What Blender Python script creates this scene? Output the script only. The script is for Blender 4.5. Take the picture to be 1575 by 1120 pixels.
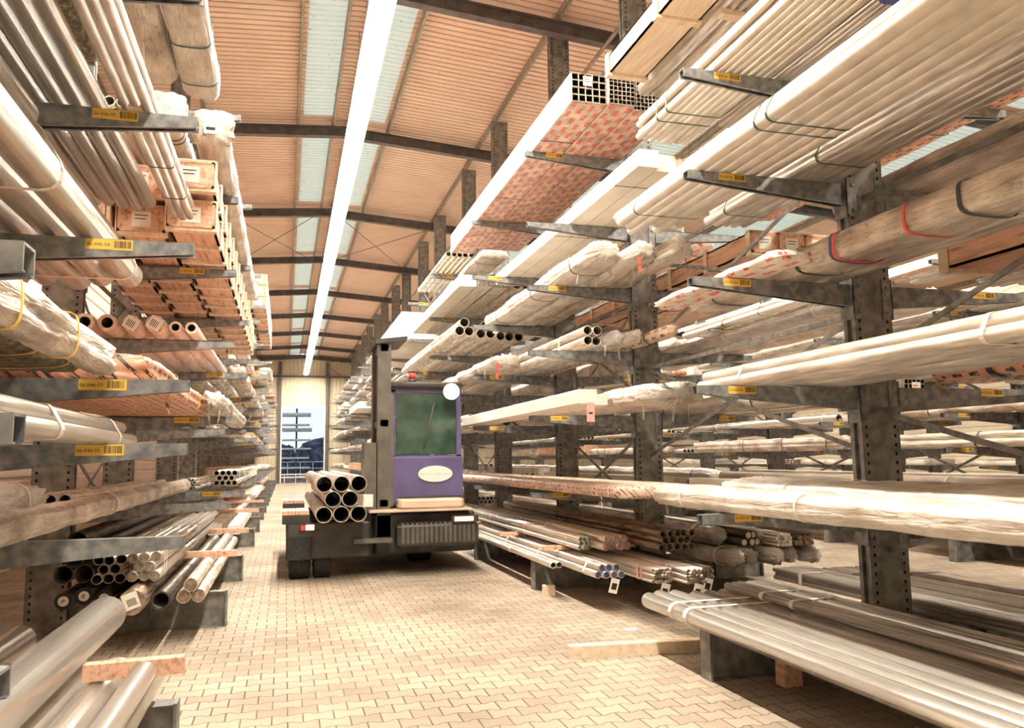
import bpy, math, random
from mathutils import Vector, Matrix
PI = math.pi
random.seed(7)
S = bpy.context.scene
for o in list(bpy.data.objects): bpy.data.objects.remove(o)
C = S.collection

# ------------------------------------------------------------------ camera
def make_camera():
    yaw, pitch, roll, h = .27934, .11796, -.014135, 1.7
    f = Vector((math.sin(yaw)*math.cos(pitch), math.cos(yaw)*math.cos(pitch), math.sin(pitch)))
    r = Vector((math.cos(yaw), -math.sin(yaw), 0)); u = r.cross(f)
    r2 = r*math.cos(roll) + u*math.sin(roll); u2 = -r*math.sin(roll) + u*math.cos(roll)
    cam = bpy.data.cameras.new('camera'); o = bpy.data.objects.new('camera', cam); C.objects.link(o)
    m = Matrix((r2, u2, -f)).transposed().to_4x4(); m.translation = (0, 0, h)
    o.matrix_world = m
    cam.sensor_width = 36; cam.lens = 36*1217.3/1575; cam.clip_end = 400; cam.clip_start = .05
    S.camera = o
make_camera()
# ------------------------------------------------------------------ world (dusk daylight outside) and exposure
W = bpy.data.worlds.new('world'); S.world = W; W.use_nodes = True
wn = W.node_tree.nodes; wn['Background'].inputs[0].default_value = (.80, .92, 1.0, 1); wn['Background'].inputs[1].default_value = 1.15
S.view_settings.view_transform = 'Standard'; S.view_settings.look = 'None'
S.view_settings.exposure = 0.0; S.view_settings.gamma = 1; S.view_settings.use_curve_mapping = False
STRIP_POWER = 170.0
LIGHT_COL = (1.0, .90, .76)

ORD = ['first','second','third','fourth','fifth','sixth','seventh','eighth','ninth','tenth','eleventh','twelfth','thirteenth','fourteenth','fifteenth','sixteenth','seventeenth','eighteenth']
# ------------------------------------------------------------------ materials
M = {}
def mat(name, c1, c2=None, rough=.5, metal=0., scale=6., bump=0., stretch=(1,1,1), lo=.35, hi=.65, detail=4, spec=.5, coat=0.):
    m = bpy.data.materials.new(name); m.use_nodes = True; nt = m.node_tree; N = nt.nodes; L = nt.links
    b = N['Principled BSDF']; b.inputs['Roughness'].default_value = rough; b.inputs['Metallic'].default_value = metal
    b.inputs['Specular IOR Level'].default_value = spec
    b.inputs['Coat Weight'].default_value = coat
    b.inputs['Base Color'].default_value = (*c1, 1)
    if c2 is not None:
        tc = N.new('ShaderNodeTexCoord'); mp = N.new('ShaderNodeMapping'); mp.inputs['Scale'].default_value = stretch
        oi = N.new('ShaderNodeObjectInfo'); ad = N.new('ShaderNodeVectorMath'); ad.operation = 'ADD'
        ml = N.new('ShaderNodeMath'); ml.operation = 'MULTIPLY'; ml.inputs[1].default_value = 37.
        L.new(oi.outputs['Random'], ml.inputs[0]); L.new(tc.outputs['Object'], ad.inputs[0]); L.new(ml.outputs[0], ad.inputs[1])
        L.new(ad.outputs[0], mp.inputs[0])
        nz = N.new('ShaderNodeTexNoise'); nz.inputs['Scale'].default_value = scale; nz.inputs['Detail'].default_value = detail
        L.new(mp.outputs[0], nz.inputs['Vector'])
        rp = N.new('ShaderNodeValToRGB'); rp.color_ramp.elements[0].position = lo; rp.color_ramp.elements[1].position = hi
        rp.color_ramp.elements[0].color = (*c1, 1); rp.color_ramp.elements[1].color = (*c2, 1)
        L.new(nz.outputs['Fac'], rp.inputs[0]); L.new(rp.outputs[0], b.inputs['Base Color'])
        if bump:
            bp = N.new('ShaderNodeBump'); bp.inputs['Strength'].default_value = bump; bp.inputs['Distance'].default_value = .02
            L.new(nz.outputs['Fac'], bp.inputs['Height']); L.new(bp.outputs[0], b.inputs['Normal'])
    M[name] = m; return m
def emit(name, c, s):
    m = bpy.data.materials.new(name); m.use_nodes = True; b = m.node_tree.nodes['Principled BSDF']
    b.inputs['Base Color'].default_value = (*c, 1); b.inputs['Emission Color'].default_value = (*c, 1); b.inputs['Emission Strength'].default_value = s
    M[name] = m; return m
mat('galvanised', (.15,.15,.145), (.31,.305,.285), .5, .35, 9., .15)
mat('galvanised_arm', (.15,.165,.19), (.34,.345,.34), .45, .4, 14., .1)
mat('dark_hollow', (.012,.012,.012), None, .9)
mat('bolt', (.30,.28,.26), None, .4, .8)
mat('roof_sheet', (.80,.61,.49), (.86,.68,.55), .55, 0, 1.2, 0)
mat('wall_sheet', (.58,.50,.37), (.68,.60,.45), .6, 0, 1.0)
mat('roof_beam', (.075,.07,.075), (.14,.125,.12), .55, .2, 5.)
mat('purlin', (.27,.235,.18), (.38,.33,.26), .5, .3, 7.)
mat('steel_pipe', (.40,.36,.31), (.84,.79,.71), .28, .6, 4., .03, (5,.4,5), .2, .75)
mat('bright_pipe', (.58,.54,.48), (.93,.89,.82), .2, .65, 3., .02, (5,.4,5), .15, .75)
mat('matt_pipe', (.42,.36,.30), (.86,.78,.67), .38, .25, 5., .05, (6,.6,6))
mat('brown_pipe', (.13,.095,.07), (.38,.30,.225), .45, .6, 6., .1, (6,.6,6))
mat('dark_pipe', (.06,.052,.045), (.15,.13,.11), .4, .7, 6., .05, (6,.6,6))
def film(name, c1, c2, crease, rough=.35):
    """crinkled plastic film: broad tone changes, thin creases darkened with painted wrinkle shade and dirt, crinkle bump"""
    m = mat(name, c1, c2, rough, 0, 5., 0, (1,.5,1), detail=6, coat=.15); N = m.node_tree.nodes; L = m.node_tree.links; b = N['Principled BSDF']
    mp = [n for n in N if n.type == 'MAPPING'][0]; rp = [n for n in N if n.type == 'VALTORGB'][0]; ad = [n for n in N if n.type == 'VECT_MATH'][0]
    mp2 = N.new('ShaderNodeMapping'); mp2.inputs['Scale'].default_value = (2.4,.30,2.4); mp2.inputs['Rotation'].default_value = (.5,.2,.7); L.new(ad.outputs[0], mp2.inputs[0])
    n2 = N.new('ShaderNodeTexNoise'); n2.inputs['Scale'].default_value = 9.; n2.inputs['Detail'].default_value = 5; n2.inputs['Distortion'].default_value = .5; L.new(mp2.outputs[0], n2.inputs['Vector'])
    s1 = N.new('ShaderNodeMath'); s1.operation = 'SUBTRACT'; s1.inputs[1].default_value = .5; L.new(n2.outputs['Fac'], s1.inputs[0])
    s2 = N.new('ShaderNodeMath'); s2.operation = 'ABSOLUTE'; L.new(s1.outputs[0], s2.inputs[0])
    mr = N.new('ShaderNodeMapRange'); mr.inputs[1].default_value = .0; mr.inputs[2].default_value = .022; mr.inputs[3].default_value = crease; mr.inputs[4].default_value = 0; L.new(s2.outputs[0], mr.inputs[0])
    mx = N.new('ShaderNodeMix'); mx.data_type = 'RGBA'; mx.inputs[7].default_value = (c1[0]*.35, c1[1]*.3, c1[2]*.27, 1); L.new(mr.outputs[0], mx.inputs[0]); L.new(rp.outputs[0], mx.inputs[6]); L.new(mx.outputs[2], b.inputs['Base Color'])  # crease lines mix wrinkle shade and dirt into the base colour
    bp = N.new('ShaderNodeBump'); bp.inputs['Strength'].default_value = .9; bp.inputs['Distance'].default_value = .03; L.new(s2.outputs[0], bp.inputs['Height']); L.new(bp.outputs[0], b.inputs['Normal'])
    return m
film('film', (.52,.44,.36), (.90,.86,.79), .45)
film('film_dirty', (.34,.27,.21), (.82,.73,.63), .6, .4)
film('film_grey', (.48,.46,.45), (.90,.87,.83), .5, .25)
film('pink_roll', (.70,.50,.41), (.90,.74,.64), .4)
mat('green_mesh', (.07,.055,.035), (.40,.32,.12), .5, 0, 30., 1., (1,.6,1), .45, .75, 8)
mat('wood', (.38,.18,.10), (.76,.47,.33), .65, 0, 7., .15, (4,.35,4), .28, .52, 6)
mat('pale_wood', (.72,.56,.40), (.88,.74,.58), .65, 0, 5., .1, (4,.5,4))
mat('strap_black', (.03,.03,.03), None, .4)
mat('strap_green', (.03,.10,.07), None, .4)
mat('strap_white', (.85,.80,.70), None, .5)
mat('strap_pink', (.80,.45,.38), None, .5)
mat('strap_red', (.75,.10,.07), None, .5)
mat('strap_blue', (.07,.09,.28), None, .5)
mat('cap_blue', (.035,.045,.12), (.09,.11,.25), .5, 0, 20.)
mat('cap_green', (.03,.09,.055), (.14,.22,.14), .5, 0, 20.)
mat('cap_pink', (.30,.16,.17), (.85,.42,.50), .5, 0, 14.)
mat('cap_white', (.82,.78,.70), (.92,.90,.84), .5, 0, 20.)
mat('cap_tan', (.15,.11,.08), (.42,.31,.22), .5, .2, 20.)
mat('paper', (.88,.84,.76), (.95,.92,.86), .6, 0, 20.)
mat('label_yellow', (.85,.55,.10), None, .5)
mat('ink', (.02,.02,.02), None, .6)
mat('red_paint', (.70,.06,.05), None, .5)
mat('carton', (.86,.80,.70), (.94,.90,.82), .6, 0, 3.)
mat('rubber', (.012,.012,.012), (.03,.03,.03), .8, 0, 20.)
mat('truck_purple', (.10,.085,.20), (.14,.12,.27), .4, 0, 2.)
mat('truck_dark', (.03,.03,.028), (.065,.06,.055), .5, .2, 4.)
mat('truck_grey', (.11,.10,.09), (.17,.155,.13), .45, .4, 4.)
mat('truck_cream', (.62,.48,.36), (.72,.58,.44), .5, 0, 4.)
mat('glass_dark', (.02,.045,.035), (.06,.12,.09), .08, 0, 3., 0, coat=.6)  # green reflection is mottled into the dark glass colour
mat('outdoor_pipe', (.42,.47,.52), (.55,.60,.64), .5, .1, 3.)
mat('outdoor_dark', (.05,.06,.10), (.12,.13,.17), .8, 0, 3.)
mat('hedge', (.012,.016,.035), (.09,.10,.16), .9, 0, 1.5, 0, detail=10)
mat('concrete', (.50,.40,.30), (.62,.50,.38), .85, 0, 3., .2)
mat('white_paint', (.88,.85,.80), None, .5)
mat('grass_green', (.10,.35,.12), (.16,.5,.2), .5, 0, 4.)
emit('strip_glow', LIGHT_COL, STRIP_POWER)
emit('strip_glow_soft', LIGHT_COL, 95.)
emit('head_glow', (1., .93, .78), 60.)
emit('tail_glow', (1., .16, .08), 25.)

def nodes_of(m):
    return m.node_tree.nodes, m.node_tree.links
def mathn(N, L, op, a, b=None, c=None):
    n = N.new('ShaderNodeMath'); n.operation = op
    for i, v in enumerate((a, b, c)):
        if v is None: continue
        if isinstance(v, (int, float)): n.inputs[i].default_value = v
        else: L.new(v, n.inputs[i])
    return n.outputs[0]
def printed(name, base1, base2, ink, period=(.12,.28), thr=.52, rough=.4, bump=.6):
    """wrapping film printed with rows of short coloured marks"""
    m = mat(name, base1, base2, rough, 0, 8., bump, (1,.6,1), detail=8)
    N, L = nodes_of(m); b = N['Principled BSDF']; ramp = [n for n in N if n.type == 'VALTORGB'][0]
    tc = N.new('ShaderNodeTexCoord'); sp = N.new('ShaderNodeSeparateXYZ'); L.new(tc.outputs['Object'], sp.inputs[0])
    a = mathn(N, L, 'ADD', sp.outputs['X'], sp.outputs['Z'])
    row = mathn(N, L, 'FLOOR', mathn(N, L, 'DIVIDE', a, period[0]))
    fr = mathn(N, L, 'FRACT', mathn(N, L, 'DIVIDE', a, period[0]))
    yy = mathn(N, L, 'ADD', mathn(N, L, 'DIVIDE', sp.outputs['Y'], period[1]), mathn(N, L, 'MULTIPLY', row, .37))
    fy = mathn(N, L, 'FRACT', yy)
    ca = N.new('ShaderNodeCombineXYZ'); L.new(mathn(N, L, 'MULTIPLY', a, 260.), ca.inputs[0]); L.new(mathn(N, L, 'MULTIPLY', sp.outputs['Y'], 120.), ca.inputs[1])
    nz = N.new('ShaderNodeTexNoise'); nz.inputs['Scale'].default_value = .35; nz.inputs['Detail'].default_value = 1; L.new(ca.outputs[0], nz.inputs['Vector'])
    k = mathn(N, L, 'GREATER_THAN', nz.outputs['Fac'], thr - .08)
    k = mathn(N, L, 'MULTIPLY', k, mathn(N, L, 'LESS_THAN', mathn(N, L, 'ABSOLUTE', mathn(N, L, 'SUBTRACT', fr, .5)), .24))
    k = mathn(N, L, 'MULTIPLY', k, mathn(N, L, 'LESS_THAN', fy, .55))
    mx = N.new('ShaderNodeMix'); mx.data_type = 'RGBA'; L.new(k, mx.inputs[0]); L.new(ramp.outputs[0], mx.inputs[6]); mx.inputs[7].default_value = (*ink, 1)
    L.new(mx.outputs[2], b.inputs['Base Color'])
    return m
printed('film_red_print', (.36,.27,.21), (.74,.60,.48), (.62,.05,.04))
printed('film_white_red', (.80,.70,.60), (.94,.88,.80), (.72,.09,.07))
printed('film_orange', (.62,.27,.16), (.84,.47,.32), (.05,.03,.03), (.07,.16))
printed('film_salmon', (.74,.46,.34), (.92,.74,.62), (.10,.05,.04), (.05,.10), .56)
printed('film_brown', (.50,.34,.24), (.80,.60,.45), (.07,.05,.04), (.09,.22))
printed('pipe_stencil', (.60,.52,.42), (.78,.70,.58), (.10,.08,.06), (.5,.05), .5, .35, .05)

def floor_material():
    m = bpy.data.materials.new('paver_floor'); m.use_nodes = True; N, L = nodes_of(m); b = N['Principled BSDF']; b.inputs['Roughness'].default_value = .78
    g = N.new('ShaderNodeNewGeometry'); sp = N.new('ShaderNodeSeparateXYZ'); L.new(g.outputs['Position'], sp.inputs[0]); X, Y = sp.outputs['X'], sp.outputs['Y']
    # I-shaped interlocking pavers: the joints between rows follow a clipped wave
    w = mathn(N, L, 'SINE', mathn(N, L, 'MULTIPLY', X, 2*PI/.2))
    w = mathn(N, L, 'MULTIPLY', mathn(N, L, 'MINIMUM', mathn(N, L, 'MAXIMUM', mathn(N, L, 'MULTIPLY', w, 2.2), -1.), 1.), .013/.165)
    v = mathn(N, L, 'DIVIDE', Y, .165); near = mathn(N, L, 'FLOOR', mathn(N, L, 'ADD', v, .5))
    sgn = mathn(N, L, 'SUBTRACT', 1., mathn(N, L, 'MULTIPLY', mathn(N, L, 'FRACT', mathn(N, L, 'MULTIPLY', near, .5)), 4.))
    sd = mathn(N, L, 'SUBTRACT', mathn(N, L, 'SUBTRACT', v, near), mathn(N, L, 'MULTIPLY', w, sgn))
    row = mathn(N, L, 'SUBTRACT', near, mathn(N, L, 'LESS_THAN', sd, 0.))
    par = mathn(N, L, 'FRACT', mathn(N, L, 'MULTIPLY', row, .5))
    u = mathn(N, L, 'ADD', mathn(N, L, 'DIVIDE', X, .2), mathn(N, L, 'ADD', par, .25))
    col = mathn(N, L, 'FLOOR', u); fu = mathn(N, L, 'FRACT', u)
    dv = mathn(N, L, 'MULTIPLY', mathn(N, L, 'ABSOLUTE', sd), .165)
    du = mathn(N, L, 'MULTIPLY', mathn(N, L, 'MINIMUM', fu, mathn(N, L, 'SUBTRACT', 1., fu)), .2)
    d = mathn(N, L, 'MINIMUM', dv, du)
    jm = N.new('ShaderNodeMapRange'); jm.inputs[1].default_value = .0026; jm.inputs[2].default_value = .0062; L.new(d, jm.inputs[0])
    nz2 = N.new('ShaderNodeTexNoise'); nz2.inputs['Scale'].default_value = 1.3; nz2.inputs['Detail'].default_value = 5; L.new(g.outputs['Position'], nz2.inputs['Vector'])
    sand = N.new('ShaderNodeMapRange'); sand.inputs[1].default_value = .38; sand.inputs[2].default_value = .60; L.new(nz2.outputs['Fac'], sand.inputs[0])
    cc = N.new('ShaderNodeCombineXYZ'); L.new(row, cc.inputs[0]); L.new(col, cc.inputs[1])
    wn_ = N.new('ShaderNodeTexWhiteNoise'); L.new(cc.outputs[0], wn_.inputs[0])
    nz = N.new('ShaderNodeTexNoise'); nz.inputs['Scale'].default_value = .7; nz.inputs['Detail'].default_value = 6; L.new(g.outputs['Position'], nz.inputs['Vector'])
    nf = N.new('ShaderNodeTexNoise'); nf.inputs['Scale'].default_value = 60; nf.inputs['Detail'].default_value = 3; L.new(g.outputs['Position'], nf.inputs['Vector'])
    t = mathn(N, L, 'ADD', mathn(N, L, 'MULTIPLY', wn_.outputs[0], .17), mathn(N, L, 'ADD', mathn(N, L, 'MULTIPLY', nz.outputs['Fac'], .9), mathn(N, L, 'MULTIPLY', nf.outputs['Fac'], .25)))
    rp = N.new('ShaderNodeValToRGB'); rp.color_ramp.elements[0].position = .42; rp.color_ramp.elements[1].position = .82
    rp.color_ramp.elements[0].color = (.22,.175,.135,1); rp.color_ramp.elements[1].color = (.46,.38,.295,1); L.new(t, rp.inputs[0])
    joint = N.new('ShaderNodeMix'); joint.data_type = 'RGBA'; joint.inputs[6].default_value = (.035,.025,.02,1); joint.inputs[7].default_value = (.16,.12,.085,1); L.new(sand.outputs[0], joint.inputs[0])
    mx = N.new('ShaderNodeMix'); mx.data_type = 'RGBA'; L.new(jm.outputs[0], mx.inputs[0]); L.new(joint.outputs[2], mx.inputs[6]); L.new(rp.outputs[0], mx.inputs[7])
    L.new(mx.outputs[2], b.inputs['Base Color'])
    bp = N.new('ShaderNodeBump'); bp.inputs['Strength'].default_value = .5; bp.inputs['Distance'].default_value = .006
    L.new(mathn(N, L, 'ADD', jm.outputs[0], mathn(N, L, 'MULTIPLY', nf.outputs['Fac'], .25)), bp.inputs['Height']); L.new(bp.outputs[0], b.inputs['Normal'])
    M['paver_floor'] = m
floor_material()
def skylight_material():
    m = bpy.data.materials.new('skylight_sheet'); m.use_nodes = True; N, L = nodes_of(m); b = N['Principled BSDF']; N.remove(b)
    tr = N.new('ShaderNodeBsdfTranslucent'); df = N.new('ShaderNodeBsdfDiffuse'); mx = N.new('ShaderNodeMixShader'); mx.inputs[0].default_value = .2
    tc = N.new('ShaderNodeTexCoord'); nz = N.new('ShaderNodeTexNoise'); nz.inputs['Scale'].default_value = 14; nz.inputs['Detail'].default_value = 3; L.new(tc.outputs['Object'], nz.inputs['Vector'])
    rp = N.new('ShaderNodeValToRGB'); rp.color_ramp.elements[0].position = .27; rp.color_ramp.elements[1].position = .31
    rp.color_ramp.elements[0].color = (.12,.12,.10,1); rp.color_ramp.elements[1].color = (.88,.90,.80,1); L.new(nz.outputs['Fac'], rp.inputs[0])
    L.new(rp.outputs[0], tr.inputs[0]); L.new(rp.outputs[0], df.inputs[0]); L.new(tr.outputs[0], mx.inputs[1]); L.new(df.outputs[0], mx.inputs[2])
    L.new(mx.outputs[0], N['Material Output'].inputs[0]); M['skylight_sheet'] = m
skylight_material()

# ------------------------------------------------------------------ mesh helper
class MB:
    def __init__(s): s.v = []; s.f = []; s.m = []; s.s = []
    def poly(s, pts, m=0, sm=False):
        n = len(s.v); s.v += [tuple(p) for p in pts]; s.f.append(tuple(range(n, n+len(pts)))); s.m.append(m); s.s.append(sm)
    def box(s, x0, x1, y0, y1, z0, z1, m=0):
        n = len(s.v); s.v += [(x,y,z) for z in (z0,z1) for y in (y0,y1) for x in (x0,x1)]
        for q in ((0,2,3,1),(4,5,7,6),(0,1,5,4),(2,6,7,3),(0,4,6,2),(1,3,7,5)):
            s.f.append(tuple(n+i for i in q)); s.m.append(m); s.s.append(False)
    def hexa(s, P, m=0):   # 8 points: bottom 4 (ccw), top 4
        n = len(s.v); s.v += [tuple(p) for p in P]
        for q in ((3,2,1,0),(4,5,6,7),(0,1,5,4),(1,2,6,5),(2,3,7,6),(3,0,4,7)):
            s.f.append(tuple(n+i for i in q)); s.m.append(m); s.s.append(False)
    def bar(s, a, b, w, h, m=0):   # rectangular bar between two points
        a = Vector(a); b = Vector(b); d = (b-a).normalized(); up = Vector((0,0,1)) if abs(d.z) < .95 else Vector((1,0,0))
        x = d.cross(up).normalized()*w/2; y = x.cross(d).normalized()*h/2
        s.hexa([a-x-y, a+x-y, b+x-y, b-x-y, a-x+y, a+x+y, b+x+y, b-x+y], m)
    def cyl(s, a, b, r, seg=12, m=0, mc=None, r2=None):
        a = Vector(a); b = Vector(b); d = (b-a).normalized(); up = Vector((0,0,1)) if abs(d.z) < .9 else Vector((1,0,0))
        x = d.cross(up).normalized(); y = x.cross(d); n = len(s.v); r2 = r if r2 is None else r2
        for p, q in ((a, r), (b, r2)):
            for i in range(seg):
                t = 2*PI*i/seg; s.v.append(tuple(p + x*math.cos(t)*q + y*math.sin(t)*q))
        for i in range(seg):
            j = (i+1) % seg; s.f.append((n+i, n+j, n+seg+j, n+seg+i)); s.m.append(m); s.s.append(True)
        mc = m if mc is None else mc
        s.f.append(tuple(n+i for i in reversed(range(seg)))); s.m.append(mc); s.s.append(False)
        s.f.append(tuple(n+seg+i for i in range(seg))); s.m.append(mc); s.s.append(False)
    def loft(s, rings, m=0, sm=True, caps=True, mc=None):
        k = len(rings[0]); n = len(s.v)
        for r in rings: s.v += [tuple(p) for p in r]
        for a in range(len(rings)-1):
            for i in range(k):
                j = (i+1) % k; s.f.append((n+a*k+i, n+a*k+j, n+(a+1)*k+j, n+(a+1)*k+i)); s.m.append(m); s.s.append(sm)
        if caps:
            mc = m if mc is None else mc
            s.f.append(tuple(n+i for i in reversed(range(k)))); s.m.append(mc); s.s.append(False)
            s.f.append(tuple(n+(len(rings)-1)*k+i for i in range(k))); s.m.append(mc); s.s.append(False)
    def tube(s, x, z, y0, y1, r, t, seg=16, m=0, mi=1, me=None):   # hollow tube along Y
        me = m if me is None else me; n = len(s.v)
        for (y, q) in ((y0, r), (y1, r), (y1, r-t), (y0, r-t)):
            for i in range(seg):
                a = 2*PI*i/seg; s.v.append((x+q*math.cos(a), y, z+q*math.sin(a)))
        for b in range(4):
            c = (b+1) % 4
            for i in range(seg):
                j = (i+1) % seg; s.f.append((n+b*seg+i, n+c*seg+i, n+c*seg+j, n+b*seg+j)); s.m.append((m, me, mi, me)[b]); s.s.append(b in (0, 2))
    def sqtube(s, x0, x1, z0, z1, y0, y1, t, m=0, mi=1):
        n = len(s.v)
        for (y, q) in ((y0, 0), (y1, 0), (y1, t), (y0, t)):
            s.v += [(x0+q,y,z0+q),(x1-q,y,z0+q),(x1-q,y,z1-q),(x0+q,y,z1-q)]
        for b in range(4):
            c = (b+1) % 4
            for i in range(4):
                j = (i+1) % 4; s.f.append((n+b*4+i, n+c*4+i, n+c*4+j, n+b*4+j)); s.m.append((m, m, mi, m)[b]); s.s.append(False)
    def mesh(s, name, mats):
        me = bpy.data.meshes.new(name); me.from_pydata(s.v, [], s.f); me.polygons.foreach_set('material_index', s.m); me.polygons.foreach_set('use_smooth', s.s)
        for q in mats: me.materials.append(M[q] if isinstance(q, str) else q)
        me.update(); return me
    def build(s, name, mats, parent=None, loc=(0,0,0)):
        return put(name, s.mesh(name, mats), parent, loc)
def put(name, me, parent=None, loc=(0,0,0), rot=None):
    o = bpy.data.objects.new(name, me); C.objects.link(o); o.location = loc
    if rot: o.rotation_euler = rot
    if parent is not None: o.parent = parent
    return o
def tag(o, label=None, cat=None, group=None, kind=None):
    if label:
        o['label'] = label
        n = len(label.split())
        if n > 16 or n < 4: print('LABEL LENGTH', n, label)
    if cat: o['category'] = cat
    if group: o['group'] = group
    if kind: o['kind'] = kind
    return o
def thing(name, label, cat, loc=(0,0,0), group=None, rz=0):
    o = bpy.data.objects.new(name, None); C.objects.link(o); o.location = loc; o.rotation_euler = (0,0,rz); o.empty_display_size = .1
    return tag(o, label, cat, group)
def struct(o): o['kind'] = 'structure'; return o

# ------------------------------------------------------------------ the hall
YE = 64.0; Y0 = -5.0; XL = -4.3; XR = 27.0
RX = 1.2; RZ = 10.1; SL = .075          # ridge
def roofz(x): return RZ - SL*abs(x-RX)
mb = MB(); mb.poly([(XL-1,Y0,0),(XR+1,Y0,0),(XR+1,YE,0),(XL-1,YE,0)]); struct(mb.build('floor', ['paver_floor']))
mb = MB(); mb.poly([(-60,YE,-.02),(80,YE,-.02),(80,150,-.02),(-60,150,-.02)]); g = mb.build('ground_outside', ['concrete']); tag(g, 'pale paved yard outside the far doorway', 'ground', kind='structure')
def sheet(x0, x1, y0, y1, mbx, per=.18):
    """trapezoid sheet seen from below, ribs run along X"""
    n = max(1, round((y1-y0)/per)); p = (y1-y0)/n
    for i in range(n):
        a = y0+i*p; pr = ((a, 0), (a+.72*p, 0), (a+.75*p, .085), (a+.97*p, .085), (a+p, 0))
        for (ya, za), (yb, zb) in zip(pr, pr[1:]):
            mbx.poly([(x0,ya,roofz(x0)+za),(x0,yb,roofz(x0)+zb),(x1,yb,roofz(x1)+zb),(x1,ya,roofz(x1)+za)])
raft = [0.6, 6.8, 13.0, 19.3, 26.0, 32.4, 38.8, 45.2, 51.6, 58.0, YE-.15]
ce = MB()
solid = [(XL-.6, .28), (.98, RX), (RX, 1.42), (2.24, 7.6), (9.6, 13.6), (15.6, XR+.6)]
lit = [(.28, .98), (1.42, 2.24), (7.6, 9.6), (13.6, 15.6)]
for a, b in solid: sheet(a, b, Y0, YE, ce)
for a, b in lit:
    prev = Y0
    for r in raft:
        sheet(a, b, max(prev, Y0), min(r-.0, YE) if False else r+.36 if r+.36 < YE else YE, ce) if False else None
    ys = [Y0] + raft
    for r in raft[:-1]: sheet(a, b, r-.30, r+.42, ce)
    sheet(a, b, YE-.5, YE, ce)
struct(ce.build('ceiling', ['roof_sheet']))
k = 0
for a, b in lit:
    for r, r2 in zip([Y0-.42]+raft[:-1], raft):
        y1 = r2-.30 if r2 < YE-1 else YE-.5
        k += 1; w = MB(); sheet(a, b, r+.42, y1, w); struct(w.build('window_%d' % k, ['skylight_sheet']))
# rafters (I beams), purlins
k = 0
for r in raft:
    for (xa, xb) in ((XL, RX), (RX, XR)):
        k += 1; w = MB()
        for (dz0, dz1, hw) in ((-.42,-.40,.09), (-.40,-.18,.008), (-.18,-.16,.09)):
            w.hexa([(xa,r-hw,roofz(xa)+dz0),(xb,r-hw,roofz(xb)+dz0),(xb,r+hw,roofz(xb)+dz0),(xa,r+hw,roofz(xa)+dz0),
                    (xa,r-hw,roofz(xa)+dz1),(xb,r-hw,roofz(xb)+dz1),(xb,r+hw,roofz(xb)+dz1),(xa,r+hw,roofz(xa)+dz1)])
        struct(w.build('trim_%d' % k, ['roof_beam']))
for x in (-3.9, -1.95, .16, 1.0, 1.36, 2.36, 4.7, 6.9, 9.7, 11.8, 13.4, 15.8, 18.2, 20.6, 23, 25.4):
    k += 1; w = MB(); z = roofz(x)
    w.box(x-.03, x+.03, Y0, YE, z-.16, z-.155); w.box(x-.03, x-.024, Y0, YE, z-.16, z); w.box(x-.03, x+.03, Y0, YE, z-.012, z-.004)
    struct(w.build('trim_%d' % k, ['purlin']))
# walls of vertical ribbed sheet
def wallsheet_x(x, y0, y1, z0, z1, per=.3, flip=1):   # wall at constant x with horizontal ribs
    w = MB(); n = int((z1-z0)/per)
    for i in range(n):
        a = z0+i*per
        for (za, da), (zb, db) in zip(((a,0),(a+.7*per,0),(a+.78*per,.035),(a+.92*per,.035)), ((a+.7*per,0),(a+.78*per,.035),(a+.92*per,.035),(a+per,0))):
            w.poly([(x-flip*da,y0,za),(x-flip*da,y1,za),(x-flip*db,y1,zb),(x-flip*db,y0,zb)])
    return w
struct(wallsheet_x(XL, Y0, YE, 0, 9.9).build('wall_left', ['roof_sheet']))
struct(wallsheet_x(XR, Y0, YE, 0, 8.4, flip=-1).build('wall_right', ['wall_sheet']))
def wallsheet_y(w, x0, x1, z0, z1, y, per=.3):
    n = max(1, round((x1-x0)/per)); p = (x1-x0)/n
    for i in range(n):
        a = x0+i*p
        for (xa, da), (xb, db) in zip(((a,0),(a+.68*p,0),(a+.76*p,.04),(a+.92*p,.04)), ((a+.68*p,0),(a+.76*p,.04),(a+.92*p,.04),(a+p,0))):
            w.poly([(xa,y+da,z0),(xb,y+db,z0),(xb,y+db,z1),(xa,y+da,z1)])
DX0, DX1, DZ = -.34, 3.0, 5.95
w = MB(); wallsheet_y(w, XL-.3, DX0, 0, 10, YE); wallsheet_y(w, DX1, XR+.3, 0, 10, YE); wallsheet_y(w, DX0, DX1, DZ, 10, YE); struct(w.build('wall_far', ['wall_sheet']))
w = MB(); wallsheet_y(w, XL-.3, XR+.3, 0, 10, Y0); struct(w.build('wall_near', ['wall_sheet']))
for x in (DX0-.12, DX1+.12, 6.6):      # gable posts
    k += 1; w = MB(); w.box(x-.11,x+.11,YE-.3,YE-.28,0,9.4); w.box(x-.012,x+.012,YE-.28,YE-.06,0,9.4); w.box(x-.11,x+.11,YE-.06,YE-.04,0,9.4); struct(w.build('trim_%d' % k, ['roof_beam']))
for z in (2.6, 4.4, 8.25):            # gable rails
    for (xa, xb) in ((XL, DX0-.23), (DX1+.23, XR)) + (((DX0-.01, DX1+.01),) if z > 6 else ()):
        k += 1; w = MB(); w.box(xa, xb, YE-.2, YE-.06, z-.06, z+.06); struct(w.build('trim_%d' % k, ['roof_beam']))
w = MB(); w.bar((3.4,YE-.35,8.9),(5.0,YE-.35,7.7),.04,.04); k += 1; struct(w.build('trim_%d' % k, ['roof_beam']))
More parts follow.
